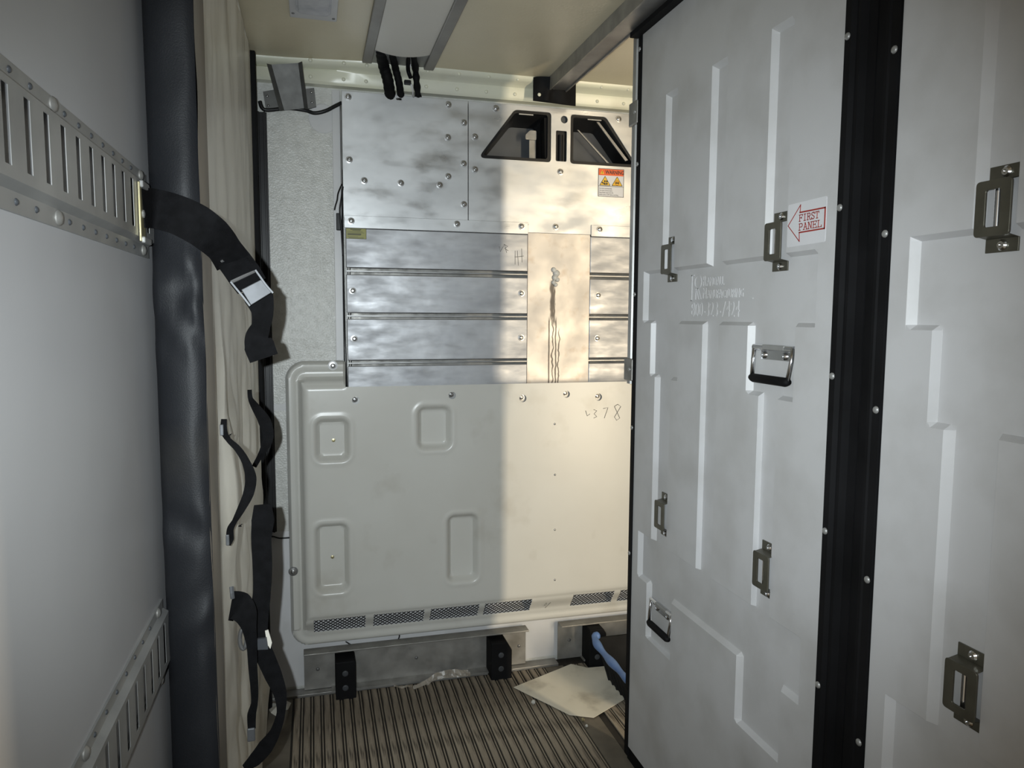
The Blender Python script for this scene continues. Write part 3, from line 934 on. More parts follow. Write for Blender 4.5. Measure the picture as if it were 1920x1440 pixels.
o1 = rr(bx0, bx1, by0, by1, zb, .03)
o2 = rr(tx0, tx1, ty0, ty1, zt, .04)
i2 = rr(tx0 + .008, tx1 - .008, ty0 + .008, ty1 - .008, zt, .035)
i1 = rr(bx0 + .008, bx1 - .008, by0 + .008, by1 - .008, zb + .006, .025)
k = len(o1)
fs = []
for a, b in ((0, 1), (1, 2), (2, 3)):
    fs += [(a * k + i, a * k + (i + 1) % k, b * k + (i + 1) % k, b * k + i) for i in range(k)]
fs += [tuple(reversed(range(k))), tuple(range(3 * k, 4 * k))]
m.add(o1 + o2 + i2 + i1, fs).build('crate_shell', 'crate_black', cr, smooth=True)
for i in range(7):
    yy = by0 + .03 + i * .035
    m = MB()
    a = Vector((bx0 - .002, yy, zb + .004))
    b = Vector((tx0 - .001 + .006, yy + .004 * (i - 3) * .3, zt - .012))
    m.tube([a, b], .0055, 6).build('rib', 'crate_black', cr, smooth=True)
rim = [Vector((tx0 + .02, ty1 - .002, zt + .006)), Vector((tx0 + .002, ty1 - .014, zt + .008)), Vector((tx0 - .004, ty1 - .06, zt)), Vector((tx0 - .004, ty1 - .14, zt - .004)),
       Vector((tx0 - .004, ty0 + .12, zt - .002)), Vector((tx0 - .002, ty0 + .03, zt)), Vector((tx0 + .03, ty0 - .002, zt))]
path = catmull(rim, 8)
MB().tube(path, [.0125 + .0025 * math.sin(i * .5) for i in range(len(path))], 10).build('blue_rim', 'blue_plastic', cr, smooth='all')

sc = MB()
pts = [(503, 1328), (512, 1318), (522, 1322), (532, 1311), (546, 1318), (540, 1330), (528, 1332), (520, 1344), (508, 1336)]
P3 = []
for i, (a, b) in enumerate(pts):
    v = at(a, b, 2.4)
    dv = v - CAM
    q = CAM + dv * (-(1.29 - .010 - .012 * (i % 3)) / dv.z)
    P3.append(q)
ctr = sum(P3, Vector()) / len(P3) + Vector((0, 0, .012))
sc.add(P3 + [ctr] + [p - Vector((0, 0, .0012)) for p in P3] + [ctr - Vector((0, 0, .0012))],
       [(i, (i + 1) % 9, 9) for i in range(9)] + [(10 + (i + 1) % 9, 10 + i, 19) for i in range(9)] + [(i, 10 + i, 10 + (i + 1) % 9, (i + 1) % 9) for i in range(9)])
tag(sc.build('paper_scrap', 'paper'), 'crumpled white paper scrap on the floor behind the hanging straps', 'paper scrap')


def on_floor(a, b, z):
    v = at(a, b, 2.0) - CAM
    return CAM + v * (-(1.29 - z) / v.z)


wr2 = MB()
for pts, w in (([(738, 1284, .010), (748, 1288, .016), (760, 1287, .020), (772, 1286, .012)], .007),
               ([(775, 1290, .008), (800, 1278, .020), (820, 1262, .035), (845, 1252, .040), (872, 1246, .03)], .014),
               ([(780, 1286, .008), (812, 1272, .02), (840, 1266, .022), (868, 1262, .02), (878, 1255, .025)], .009),
               ([(800, 1284, .008), (830, 1262, .03), (852, 1258, .03), (876, 1252, .018)], .012)):
    pp = catmull([on_floor(*p) for p in pts], 6)
    pp = [p + Vector((0, 0, .004 * noise.noise(p * 60))) for p in pp]
    pp = [Vector((p.x, min(p.y, 2.458), p.z)) for p in pp]
    wr2.ribbon(pp, [Vector((math.sin(i * .8) * .3, .6, .8 + .4 * math.cos(i * 1.3))) for i in range(len(pp))], w, .0006)
tag(wr2.build('plastic_wrap', 'plastic_film'), 'torn scrap of clear plastic wrap lying against the bumper rail', 'plastic wrap')
for i, (a, b, r, mt) in enumerate(((1000, 1318, .008, 'paper'), (1093, 1350, .006, 'brass'), (1100, 1361, .005, 'paper'))):
    q = on_floor(a, b, .010)
    m = MB()
    m.lathe([(.3 * r, -.9 * r), (r, -.3 * r), (.9 * r, .3 * r), (.4 * r, .9 * r)], q + Vector((0, 0, .9 * r - .004)), (.2, .3, 1), 7)
    tag(m.build('crumb', mt), ('pale crumb on the floor ribs beside the white board edge', 'tan crumb at the corner tip of the white board', 'small grey crumb just off the white board tip')[i], 'debris')

# ------------------------------------------------------------------ left wall: slotted cargo rails
def e_track(z0, z1, label):
    t = thing('cargo_rail', (XL, .6, z0), label, 'cargo rail')
    ya, yb = -1.4, 1.335
    zf0, zf1 = z0 + .020, z1 - .017
    xf = XL + .012
    m = MB()
    m.box(XL, XL + .003, ya, yb, z0, zf0)
    m.box(XL, XL + .003, ya, yb, zf1, z1)
    m.add([(XL + .003, ya, zf0 - .001), (xf, ya, zf0 + .006), (xf, yb, zf0 + .006), (XL + .003, yb, zf0 - .001)], [(0, 1, 2, 3)])
    m.add([(XL + .003, ya, zf1 + .001), (xf, ya, zf1 - .005), (xf, yb, zf1 - .005), (XL + .003, yb, zf1 + .001)], [(3, 2, 1, 0)])
    s0, s1 = zf0 + .017, zf1 - .012
    m.box(xf - .0007, xf, ya, yb, zf0 + .006, s0)
    m.box(xf - .0007, xf, ya, yb, s1, zf1 - .005)
    y = ya
    while y < yb:
        m.box(xf - .0007, xf, y + .0075, min(y + .0508 - .0075, yb), s0, s1)
        y += .0508
    m.build('rail_body', 'galv', t)
    y = -.60
    i = 0
    while y < 1.31:
        for zz in (z0 + .010, z1 - .008):
            if i % 8 == 5:
                inst(BIG_XR, 'bolt', t, (XL + .003, y + .012, zz))
            else:
                inst(RIVET_XR, 'rivet', t, (XL + .003, y, zz))
        y += .0508
        i += 1
    return t


e_track(1.380, 1.514, 'upper slotted galvanised cargo rail that the cam-buckle strap hooks into on the white wall')
e_track(.670, .804, 'lower slotted galvanised cargo rail near the foot of the white wall')

# ------------------------------------------------------------------ padded bulkhead stowed against the left wall
bk = thing('padded_bulkhead', (-.21, 1.9, 0), 'padded bulkhead with black vinyl edge and dirty cream side strapped against the white wall', 'bulkhead')


def wr_noise(s, z, amp):
    v = Vector((s * 9.0, z * 2.6, 3.1))
    a = noise.noise(v) + .6 * noise.noise(v * 2.3) + .35 * noise.noise(v * 4.9)
    low = max(0, min(1, (1.45 - z) / .5))
    b = noise.noise(Vector((s * 26, z * 4.5, 7.7)))
    return amp * (a * (.35 + .65 * low) + .7 * b * low)


zs = [.012 + (2.075 - .012) * i / 120 for i in range(121)]
# cream side: from the worn near corner to the far edge
sidep = [(-.1745, 1.316), (-.1690, 1.335), (-.1660, 1.365)] + [(-.1650, 1.40 + 1.0 * i / 34) for i in range(35)]
m = MB()
us = list(range(len(sidep)))


def side_pt(u, z):
    xx, yy = sidep[int(u)]
    k = min(1, max(0, (yy - 1.33) / .12)) * min(1, max(0, (2.40 - yy) / .05))
    return (xx + wr_noise(yy, z, .016) * k - .002 * k, yy + .006 * noise.noise(Vector((z * 3, 0, 1))) * (1 - k), z)


m.grid([u for u in us if u >= 2], zs, side_pt)
m.add([side_pt(2, zs[0]), side_pt(us[-1], zs[0]), (-.258, 2.40, zs[0]), (-.258, 1.40, zs[0])], [(0, 1, 2, 3)])
m.add([side_pt(2, zs[-1]), side_pt(us[-1], zs[-1]), (-.258, 2.40, zs[-1]), (-.258, 1.40, zs[-1])], [(3, 2, 1, 0)])
m.build('padded_core', 'cream_vinyl', bk, smooth='all', recalc=True)
MB().grid([0, 1, 2], zs, lambda u, z: (sidep[u][0] + .0006 + (.003 * noise.noise(Vector((z * 7, u, 2))) if u < 2 else 0), side_pt(u, z)[1], z)).build('worn_corner', 'vinyl_worn', bk, smooth='all')
MB().box(-.2575, -.150, 2.401, 2.418, .012, 2.075).build('back_binding', 'black_rubber', bk, bevel=.004)
# black vinyl edge facing the rear doors
edge = [(-.2575, 1.46), (-.2580, 1.400), (-.2570, 1.360), (-.2520, 1.332), (-.2400, 1.318), (-.2200, 1.311), (-.2020, 1.308), (-.1900, 1.309), (-.1810, 1.312), (-.1745, 1.318)]


def edge_pt(u, z):
    xx, yy = edge[int(u)]
    k = 1 if 2 < u < 9 else .2
    w = noise.noise(Vector((u * .35, z * 5, 5))) * .006 + noise.noise(Vector((u * .5, z * 11, 9))) * .003
    # creases pinched in by the strap
    g = -.010 * math.exp(-((z - 1.43) / .035) ** 2)
    for zc, amp, sl in ((1.36, .006, .5), (1.33, .005, -.6), (1.27, .007, .8), (.93, .006, .4), (.78, .006, -.3)):
        g += amp * math.sin((z - zc) * 60 + u * sl * 2) * math.exp(-((z - zc) / .045) ** 2)
    return (xx + (.010 - .012 * (z / 2)) * (1 if u > 7 else .3) * .4, yy - w * k - g * k * .8, z)


MB().grid(list(range(len(edge))), [.012 + (2.075 - .012) * i / 240 for i in range(241)], edge_pt).build('edge_cover', 'vinyl', bk, smooth='all')


# ------------------------------------------------------------------ straps
def view_strap(pts, n=8, wmul=1.0):
    """pts: (px, py, Y, width) -> centre line, width vectors square to the run of the strap, widths"""
    c = catmull([at(p[0], p[1], p[2]) for p in pts], n)
    ws = []
    for i in range(len(c)):
        t = i / n
        k = min(int(t), len(pts) - 2)
        f = t - k
        ws.append((pts[k][3] * (1 - f) + pts[k + 1][3] * f) * wmul)
    wv = []
    for i, p in enumerate(c):
        tg = (c[min(i + 1, len(c) - 1)] - c[max(i - 1, 0)]).normalized()
        wv.append(tg.cross((p - CAM).normalized()).normalized())
    return c, wv, ws


s1 = thing('cam_strap', at(262, 392, 1.30), 'black webbing strap with a metal cam buckle hooked to the upper cargo rail', 'strap')
c, wv, ws = view_strap([(267, 390, 1.236, .058), (290, 391, 1.282, .061), (330, 402, 1.282, .062), (368, 420, 1.286, .064), (398, 442, 1.300, .062), (420, 466, 1.33, .056), (436, 492, 1.36, .058)])
MB().ribbon(c, wv, ws, .003).build('webbing', 'webbing', s1, smooth=True)
c, wv, ws = view_strap([(420, 462, 1.338, .050), (440, 490, 1.36, .056), (458, 515, 1.375, .058), (472, 536, 1.385, .055)])
MB().ribbon(c, wv, ws, .004).build('webbing', 'webbing', s1, smooth=True)
c, wv, ws = view_strap([(476, 540, 1.40, .050), (486, 560, 1.40, .050), (492, 585, 1.40, .038), (489, 612, 1.395, .032), (482, 632, 1.39, .040), (486, 648, 1.39, .052), (495, 672, 1.39, .050)])
MB().ribbon(c, wv, ws, .003).build('strap_tail', 'webbing', s1, smooth=True)
# frayed edge threads
fz = MB()
for i in range(26):
    t = i / 25
    a, b = 396 + t * 66, 404 + t * 84
    p0 = at(a, b + 4, 1.335 + t * .03)
    p1 = p0 + Vector((random.uniform(-.002, .006), -.002, random.uniform(.003, .009)))
    fz.tube([p0, p0.lerp(p1, .5) + Vector((.002, 0, .001)), p1], .0007, 4)
fz.build('frayed_threads', 'webbing', s1)
# rail fitting
ft = MB().box(-.2475, -.244, 1.222, 1.252, 1.398, 1.486).build('rail_fitting', 'brass', s1, bevel=.001)
MB().box(-.246, -.240, 1.226, 1.272, 1.478, 1.489).build('prong', 'galv', ft, bevel=.002)
MB().box(-.246, -.240, 1.226, 1.272, 1.396, 1.406).build('prong', 'galv', ft, bevel=.002)
MB().lathe([(.006, 0), (.006, .002), (.002, .003)], (-.244, 1.236, 1.44), (1, 0, 0), 10).build('rivet', 'galv', ft)
# cam buckle
A, B, C_, D_ = at(452, 543, 1.368), at(489, 524, 1.372), at(509, 548, 1.376), at(470, 572, 1.372)
nrm = (B - A).cross(D_ - A).normalized()
if nrm.dot(CAM - A) < 0:
    nrm = -nrm
m = MB()
m.add([A, B, C_, D_] + [p + nrm * .006 for p in (A, B, C_, D_)], [(0, 1, 2, 3), (7, 6, 5, 4), (0, 1, 5, 4), (1, 2, 6, 5), (2, 3, 7, 6), (3, 0, 4, 7)])
bu = m.build('buckle_plate', 'buckle_steel', s1, bevel=.001)
for pts in ([(432, 528), (440, 538), (455, 556), (468, 573)], [(478, 506), (488, 520), (498, 534), (511, 549)]):
    pp = catmull([at(a, b, 1.366) for a, b in pts], 4)
    wv2 = [nrm] * len(pp)
    MB().ribbon(pp, wv2, .014, .003).build('buckle_side', 'buckle_steel', bu)
MB().tube([at(433, 529, 1.372), at(480, 507, 1.378)], .0035, 8).build('buckle_bar', 'steel', bu)
MB().tube([at(415, 490, 1.345), at(419, 487, 1.343)], .003, 6).build('wire_end', 'chrome', bu)

s2 = thing('pull_strap', at(420, 790, 1.45), 'thin black webbing handle curving down the cream side of the bulkhead between two anchors', 'strap')
c, wv, ws = view_strap([(420, 786, 1.415, .010), (420, 808, 1.415, .012), (428, 824, 1.405, .009), (446, 842, 1.40, .012), (461, 866, 1.40, .014), (470, 895, 1.40, .020), (466, 925, 1.40, .019), (452, 955, 1.40, .014), (440, 977, 1.405, .009), (432, 992, 1.41, .012), (431, 1010, 1.415, .014), (428, 1022, 1.415, .008)])
MB().ribbon(c, wv, ws, .004).build('webbing', 'webbing', s2, smooth=True)
for a, b in ((416, 806), (427, 1012)):
    q = at(a, b, 1.41)
    MB().box(q.x - .003, q.x + .003, q.y - .004, q.y + .004, q.z - .010, q.z + .010).build('anchor', 'buckle_steel', s2, bevel=.001)
fz = MB()
for a, b in ((430, 816), (424, 818), (447, 987), (449, 945)):
    p0 = at(a, b, 1.40)
    for k in range(3):
        fz.tube([p0, p0 + Vector((random.uniform(.002, .008), -.002, random.uniform(-.004, .005)))], .0009, 4)
fz.build('frayed_threads', 'webbing', s2)

s3 = thing('pull_strap', at(468, 735, 1.6), 'short black strap curling off the far edge of the cream bulkhead side', 'strap')
c, wv, ws = view_strap([(468, 731, 1.66, .009), (470, 748, 1.66, .010), (481, 766, 1.64, .018), (496, 790, 1.63, .026), (503, 818, 1.63, .022), (495, 842, 1.63, .016), (486, 858, 1.64, .011), (477, 874, 1.66, .010)])
MB().ribbon(c, wv, ws, .004).build('webbing', 'webbing', s3, smooth=True)

s4 = thing('hanging_strap', at(488, 950, 1.45), 'wide black strap hanging from the bulkhead edge through a grey slide to the floor', 'strap')
c, wv, ws = view_strap([(492, 946, 1.46, .030), (493, 975, 1.46, .042), (490, 1010, 1.46, .037), (492, 1060, 1.455, .036), (491, 1110, 1.45, .033), (486, 1160, 1.445, .034), (487, 1200, 1.44, .030), (497, 1230, 1.44, .034), (512, 1265, 1.44, .032), (525, 1300, 1.44, .024), (527, 1335, 1.44, .016), (516, 1372, 1.44, .020), (498, 1400, 1.44, .030), (478, 1424, 1.44, .026), (458, 1440, 1.44, .012)])
MB().ribbon(c, wv, ws, .003).build('webbing', 'webbing', s4, smooth=True)
q = [at(482, 1197, 1.425), at(500, 1195, 1.425), at(503, 1216, 1.425), at(483, 1217, 1.425)]
MB().front([(p.x, p.z) for p in q], 1.421, 1.427).build('slide', 'grey_dark', s4)
q = [at(497, 1182, 1.43), at(503, 1180, 1.43), at(510, 1204, 1.43), at(507, 1216, 1.43), at(501, 1207, 1.43)]
MB().front([(p.x, p.z) for p in q], 1.428, 1.4295).build('care_tag', 'cream_vinyl', s4)

s5 = thing('loop_strap', at(440, 1120, 1.40), 'black strap looping out of the cream side with a metal ring and dangling end', 'strap')
c, wv, ws = view_strap([(434, 1136, 1.41, .052), (448, 1138, 1.40, .054), (460, 1152, 1.395, .042), (467, 1176, 1.395, .026), (472, 1210, 1.395, .018), (474, 1250, 1.395, .016), (477, 1290, 1.395, .014), (477, 1318, 1.395, .012), (472, 1340, 1.395, .016), (472, 1366, 1.395, .014)])
MB().ribbon(c, wv, ws, .004).build('webbing', 'webbing', s5, smooth=True)
ringp = [at(456 + 6.5 * math.cos(2 * PI * k / 16), 1198 + 19 * math.sin(2 * PI * k / 16), 1.40) for k in range(17)]
MB().tube(ringp, .004, 8).build('metal_ring', 'steel', s5, smooth='all')
q = at(471, 1377, 1.393)
MB().box(q.x - .007, q.x + .007, q.y - .003, q.y + .003, q.z - .013, q.z + .013).build('end_clip', 'buckle_steel', s5, bevel=.002)
MB().tube([at(434, 1100, 1.41), at(435, 1112, 1.405), at(436, 1122, 1.405)], .004, 6).build('anchor', 'buckle_steel', s5)

# ------------------------------------------------------------------ partition panels on the right
PX = .86
YN, YFAR = 1.073, 1.872
RECT = [(1.655, 1.725, 1.41, 1.84), (1.435, 1.505, 1.41, 1.84), (1.215, 1.287, 1.41, 1.84),
        (1.124, 1.832, 1.27, 1.412), (1.629, 1.785, 1.13, 1.272), (1.661, 1.752, .70, 1.132), (1.440, 1.521, .70, 1.272),
        (1.178, 1.333, 1.13, 1.272), (1.216, 1.296, .70, 1.132), (1.124, 1.832, .568, .705), (1.629, 1.772, .414, .57), (1.178, 1.333, .42, .57)]
RS, RD = .0095, .0125


def inside(y, z):
    return any(a <= y <= b and c <= z <= d for a, b, c, d in RECT)


def recess(y, z):
    s = RS * .97
    return all(inside(y + i * s, z + j * s) for i in (-1, 0, 1) for j in (-1, 0, 1))


def make_panel(label, first):
    t = thing('partition_panel', (PX + .03, (YN + YFAR) / 2, .04), label, 'partition panel')
    z0, z1 = .045, 2.060
    yl = {YN, YFAR, YN + .004, YFAR - .004}
    zl = {z0, z1, z0 + .004, z1 - .004}
    for a, b, c, d in RECT:
        for e in (a, b):
            yl |= {e, e - RS, e + RS}
        for e in (c, d):
            zl |= {e, e - RS, e + RS}

    def clean(s):
        s = sorted(s)
        out = [s[0]]
        for q in s[1:]:
            if q - out[-1] > 1e-4:
                out.append(q)
        return out
    yl, zl = clean(yl), clean(zl)

    def pt(y, z):
        e = y in (yl[0], yl[-1]) or z in (zl[0], zl[-1])
        return (PX + (.004 if e else (RD if recess(y, z) else 0)), y, z)
    m = MB().grid(yl, zl, pt)
    # back and edges
    b0 = PX + .055
    m.add([(PX + .004, YN, z0), (PX + .004, YFAR, z0), (PX + .004, YFAR, z1), (PX + .004, YN, z1), (b0, YN, z0), (b0, YFAR, z0), (b0, YFAR, z1), (b0, YN, z1)],
          [(0, 1, 5, 4), (1, 2, 6, 5), (2, 3, 7, 6), (3, 0, 4, 7), (4, 5, 6, 7)])
    m.build('panel_body', 'panel_white', t, smooth=False, bevel=.0016, seg=1)
    # rubber seals: top, bottom, both edges
    MB().box(PX - .006, PX + .05, YN - .055, YFAR + .030, 2.061, 2.0885).build('top_seal', 'black_rubber', t)
    MB().box(PX - .024, PX - .0005, YN - .055, YFAR + .026, 2.0330, 2.0455).build('top_flap', 'black_rubber', t)
    MB().box(PX + .004, PX + .05, YN, YFAR + .01, .002, .044).build('bottom_seal', 'black_rubber', t)
    nr = [(YN + .002, 0), (YN + .002, -.004), (YN - .012, -.004), (YN - .016, .004), (YN - .024, .004), (YN - .027, -.002), (YN - .032, -.002), (YN - .036, .010), (YN - .053, .012), (YN - .053, .05), (YN + .002, .05)]
    MB().prism([[(y, x) for y, x in nr]], .02, 2.0605, lambda u, v, w: (PX + v, u, w)).build('edge_seal', 'black_rubber', t)
    fr = [(YFAR - .004, -.004), (YFAR + .014, -.004), (YFAR + .018, .004), (YFAR + .042, .006), (YFAR + .042, .05), (YFAR - .004, .05)]
    if first:
        MB().prism([[(YFAR - .002, -.003), (YFAR + .016, -.003), (YFAR + .016, .05), (YFAR - .002, .05)]], .02, 2.0605, lambda u, v, w: (PX + v, u, w)).build('edge_seal', 'black_rubber', t)
        MB().prism([[(YFAR + .017, .002), (YFAR + .026, .002), (YFAR + .029, .008), (YFAR + .037, .008), (YFAR + .040, .002), (YFAR + .060, .002), (YFAR + .060, .05), (YFAR + .017, .05)]], 1.10, 2.045,
                   lambda u, v, w: (PX + v, u, w)).build('edge_channel', 'galv', t)
        for zz in (1.842, 1.142):
            ck = MB().box(PX - .006, PX + .004, YFAR + .012, YFAR + .066, zz - .032, zz + .030).build('edge_clip', 'alu_dull', t, bevel=.003)
            inst(RIVET_X, 'rivet', ck, (PX - .006, YFAR + .026, zz))
        for zz in (.62, .98, 1.35, 1.70, 2.0):
            inst(RIVET_X, 'rivet', t, (PX - .003, YFAR + .008, zz))
    else:
        MB().prism([[(YFAR - .002, -.004), (YFAR + .014, -.004), (YFAR + .018, .004), (YFAR + .024, .0), (YFAR + .030, .0), (YFAR + .034, .010), (YFAR + .060, .012), (YFAR + .060, .05), (YFAR - .002, .05)]], .02, 2.0605,
                   lambda u, v, w: (PX + v, u, w)).build('edge_seal', 'black_rubber', t)
        for zz in (.593, .869, 1.145, 1.419, 1.693, 1.96):
            inst(RIVET_X, 'rivet', t, (PX - .004, YFAR + .006, zz))
    for zz in (.36, .639, .919, 1.19, 1.473, 1.749, 2.0):
        inst(RIVET_X, 'rivet', t, (PX - .004, YN - .005, zz))

    xf = PX + RD
    for yc, zc in ((1.247, 1.434), (1.688, 1.432), (1.691, .780), (1.246, .786)):
        w, h = .048, .112
        lift = .022
        br = MB()
        th = .0028
        ya, yb = yc - w / 2, yc + w / 2
        zt_, zb_ = zc + h / 2, zc - h / 2
        xo = xf - lift
        br.box(xf - th, xf, ya, yb, zt_ - .018, zt_)
        br.box(xf - th, xf, ya, yb, zb_, zb_ + .018)
        for za, zbq in ((zt_ - .018, zt_ - .022), (zb_ + .018, zb_ + .022)):
            br.add([(xf - th, ya, za), (xf - th, yb, za), (xo, yb, zbq), (xo, ya, zbq), (xf, ya, za), (xf, yb, za), (xo + th, yb, zbq), (xo + th, ya, zbq)],
                   [(0, 1, 2, 3), (7, 6, 5, 4), (0, 3, 7, 4), (1, 5, 6, 2)])
        br.prism([rounded([(ya - .002, zb_ + .020), (yb + .002, zb_ + .020), (yb + .002, zt_ - .020), (ya - .002, zt_ - .020)], .006),
                  rounded([(ya + .013, zb_ + .032), (yb - .013, zb_ + .032), (yb - .013, zt_ - .032), (ya + .013, zt_ - .032)], .003)], xo, xo + th, lambda u, v, w_: (w_, u, v))
        b_ = br.build('strap_bracket', 'olive_steel', t, bevel=.0006, seg=1)
        MB().tube([(xf - .008, yc + .004, zb_ + .026), (xf - .008, yc + .004, zt_ - .026)], .005, 10).build('roller', 'chrome', b_, smooth=True)
        for zz in (zt_ - .009, zb_ + .009):
            inst(SCREW_X, 'screw', b_, (xf - th, yc - .002, zz))
    for ya, yb, za, zb_ in ((1.184, 1.314, 1.162, 1.236), (1.630, 1.752, .466, .540)):
        xs = xf
        hd = MB().box(xs - .003, xs, ya + .022, yb - .016, zb_ - .030, zb_ - .002).build('handle', 'chrome', t, bevel=.001)
        MB().tube([(xs - .008, ya, zb_ - .006), (xs - .008, yb, zb_ - .006)], .0062, 10).build('hinge', 'chrome', hd, smooth=True)
        MB().box(xs - .0145, xs - .004, ya + .025, yb - .035, zb_ - .010, zb_).build('hinge_cover', 'galv', hd, bevel=.002)
        for sy, ins in ((ya, .007), (yb, -.007)):
            MB().tube([(xs - .010, sy + ins * .4, zb_ - .004), (xs - .012, sy + ins * .5, zb_ - .03), (xs - .016, sy + ins, za + .008)], .0042, 8).build('bail', 'chrome', hd, smooth='all')
        MB().tube([(xs - .016, ya + .003, za + .007), (xs - .016, ya + .012, za + .006), (xs - .016, yb - .012, za + .006), (xs - .016, yb - .003, za + .007)], [.006, .0088, .0088, .006], 10).build('grip', 'black_rubber', hd, smooth='all')
        for yy in (ya + .035, yb - .028):
            inst(SCREW_X, 'screw', hd, (xs - .003, yy, zb_ - .021))

    # embossed maker's lettering in the recess
    def fn(y0, z0_):
        return lambda u, v, w: (PX + RD - .0004 - w, y0 - u, z0_ + v)
    lg = text_mesh('800-323-7424', .0495, 'panel_white', fn(1.592, 1.290), extrude=.0010, sx=.745, offset=-.0004).build('embossed_lettering', 'panel_white', t)
    text_mesh('R', .036, 'panel_white', fn(1.540, 1.360), extrude=.0010, sx=.66).build('embossed_lettering', 'panel_white', lg)
    text_mesh('ANDALL', .0275, 'panel_white', fn(1.5225, 1.360), extrude=.0010, sx=.70).build('embossed_lettering', 'panel_white', lg)
    text_mesh('M', .036, 'panel_white', fn(1.540, 1.3315), extrude=.0010, sx=.66).build('embossed_lettering', 'panel_white', lg)
    text_mesh('ANUFACTURING', .0275, 'panel_white', fn(1.519, 1.3315), extrude=.0010, sx=.70).build('embossed_lettering', 'panel_white', lg)
    em = MB().box(xf - .0016, xf, 1.336, 1.592, 1.3268, 1.3292)
    em.box(xf - .0016, xf, 1.589, 1.5925, 1.3268, 1.388)
    em.box(xf - .0016, xf, 1.580, 1.5925, 1.3855, 1.388)
    em.prism([circle(1.562, 1.3705, .0165, 22), circle(1.562, 1.3705, .0140, 22)], xf - .0016, xf, lambda u, v, w: (w, u, v))
    em.prism([[(1.574, 1.330), (1.571, 1.330), (1.570, 1.357), (1.573, 1.357)]], xf - .0016, xf, lambda u, v, w: (w, u, v))
    em.prism([[(1.563, 1.357), (1.560, 1.356), (1.545, 1.330), (1.549, 1.330)]], xf - .0016, xf, lambda u, v, w: (w, u, v))
    em.prism([[(1.569, 1.352), (1.566, 1.351), (1.556, 1.330), (1.560, 1.330)]], xf - .0016, xf, lambda u, v, w: (w, u, v))
    em.build('embossed_emblem', 'panel_white', t)

    if first:
        S0, S1, T0, T1 = 1.106, 1.2125, 1.4205, 1.4985
        stk = MB().prism([rounded([(S0, T0), (S1, T0 - .001), (S1, T1 - .001), (S0, T1)], .003, 2)], PX - .0008, PX, lambda u, v, w: (w, u, v)).build('direction_sticker', 'sticker_white', t)
        stk['label'] = 'white sticker with a red arrow reading FIRST PANEL'

        def line(mb, p, q, w):
            p, q = Vector(p), Vector(q)
            d = (q - p).normalized()
            nn = Vector((-d.y, d.x)) * w / 2
            p2, q2 = p - d * w / 2, q + d * w / 2
            mb.prism([[tuple(p2 + nn), tuple(q2 + nn), tuple(q2 - nn), tuple(p2 - nn)]], PX - .0014, PX - .0007, lambda u, v, w_: (w_, u, v))
        ar = MB()
        pts = [(1.2105, 1.4590), (1.1760, 1.4930), (1.1770, 1.4795), (1.1085, 1.4790), (1.1085, 1.4435), (1.1770, 1.4435), (1.1760, 1.4275)]
        wd = [.0014, .0014, .0026, .0028, .0026, .0014, .0014]
        for i in range(7):
            line(ar, pts[i], pts[(i + 1) % 7], wd[i])
        ar.build('arrow', 'red_ink', stk)
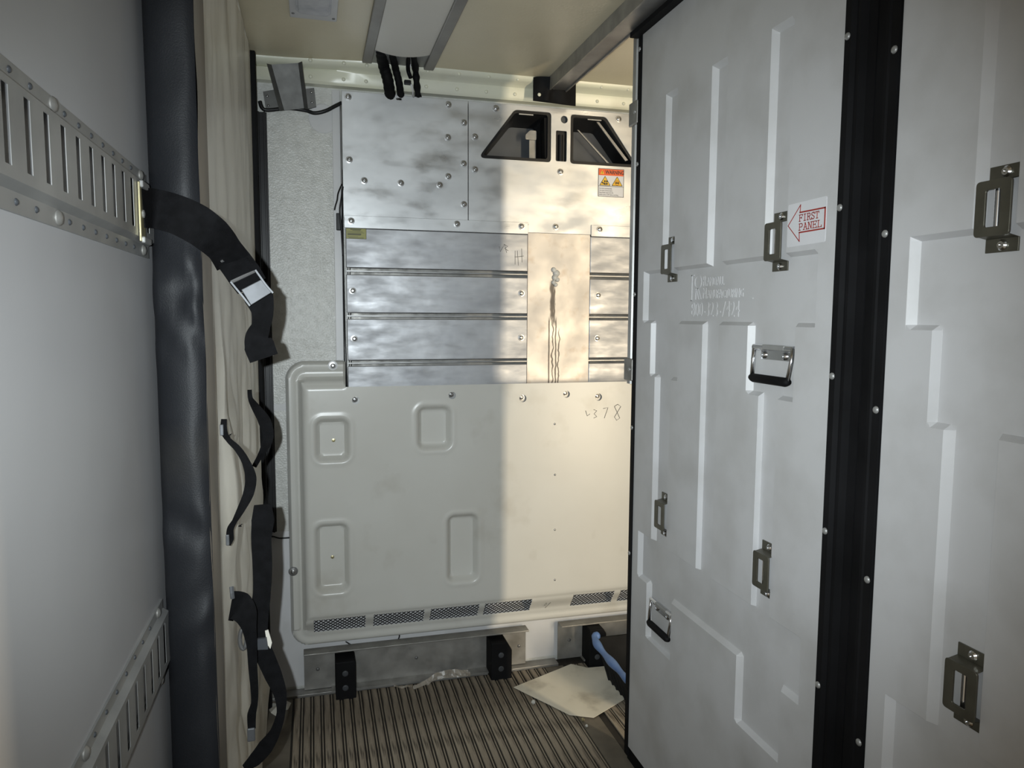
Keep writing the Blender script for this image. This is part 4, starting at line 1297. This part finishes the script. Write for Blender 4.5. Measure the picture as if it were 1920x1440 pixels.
        # slab-serif stroke letters in a unit cell (0..0.8, 0..1)
        G = {'F': [[(.15, 0), (.15, 1)], [(.02, 1), (.75, 1)], [(.75, 1), (.75, .8)], [(.15, .52), (.55, .52)], [(.55, .62), (.55, .42)], [(.02, 0), (.32, 0)]],
             'I': [[(.4, 0), (.4, 1)], [(.2, 1), (.6, 1)], [(.2, 0), (.6, 0)]],
             'R': [[(.15, 0), (.15, 1)], [(.02, 1), (.5, 1)], [(.5, 1), (.66, .88)], [(.66, .88), (.66, .64)], [(.66, .64), (.5, .52)], [(.5, .52), (.15, .52)], [(.42, .52), (.72, 0)], [(.68, 0), (.84, 0)], [(.02, 0), (.32, 0)]],
             'S': [[(.68, .78), (.68, 1)], [(.68, .82), (.52, 1)], [(.52, 1), (.28, 1)], [(.28, 1), (.12, .86)], [(.12, .86), (.14, .66)], [(.14, .66), (.62, .4)], [(.62, .4), (.7, .24)], [(.7, .24), (.56, .02)], [(.56, .02), (.3, .02)], [(.3, .02), (.12, .2)], [(.12, .26), (.12, 0)]],
             'T': [[(.4, 0), (.4, 1)], [(.06, 1), (.74, 1)], [(.06, 1), (.06, .78)], [(.74, 1), (.74, .78)], [(.24, 0), (.56, 0)]],
             'P': [[(.15, 0), (.15, 1)], [(.02, 1), (.54, 1)], [(.54, 1), (.7, .88)], [(.7, .88), (.7, .62)], [(.7, .62), (.54, .48)], [(.54, .48), (.15, .48)], [(.02, 0), (.34, 0)]],
             'A': [[(.12, 0), (.4, 1)], [(.4, 1), (.68, 0)], [(.22, .36), (.58, .36)], [(0, 0), (.24, 0)], [(.56, 0), (.8, 0)], [(.26, 1), (.42, 1)]],
             'N': [[(.14, 0), (.14, 1)], [(.14, 1), (.66, 0)], [(.66, 0), (.66, 1)], [(0, 1), (.2, 1)], [(.54, 1), (.78, 1)], [(.02, 0), (.26, 0)]],
             'E': [[(.15, 0), (.15, 1)], [(.02, 1), (.72, 1)], [(.72, 1), (.72, .8)], [(.15, .52), (.52, .52)], [(.52, .62), (.52, .42)], [(.02, 0), (.74, 0)], [(.74, 0), (.74, .2)]],
             'L': [[(.2, 0), (.2, 1)], [(.06, 1), (.36, 1)], [(.06, 0), (.76, 0)], [(.76, 0), (.76, .24)]]}
        for word, y_, z_, adv in (('FIRST', 1.1790, 1.4635, .0112), ('PANEL', 1.1790, 1.4475, .0128)):
            lm = MB()
            for i, chh in enumerate(word):
                for p, q in G[chh]:
                    s = (adv * 1.12, .0115)
                    line(lm, (y_ - i * adv - p[0] * s[0], z_ + p[1] * s[1]), (y_ - i * adv - q[0] * s[0], z_ + q[1] * s[1]), .0013)
            lm.build('lettering', 'red_ink', stk)
    return t


make_panel('white insulated partition panel with the red FIRST PANEL arrow sticker', True)
p2 = make_panel('white insulated partition panel without a sticker, hung beside the one marked FIRST PANEL', False)
p2.location.y -= .915
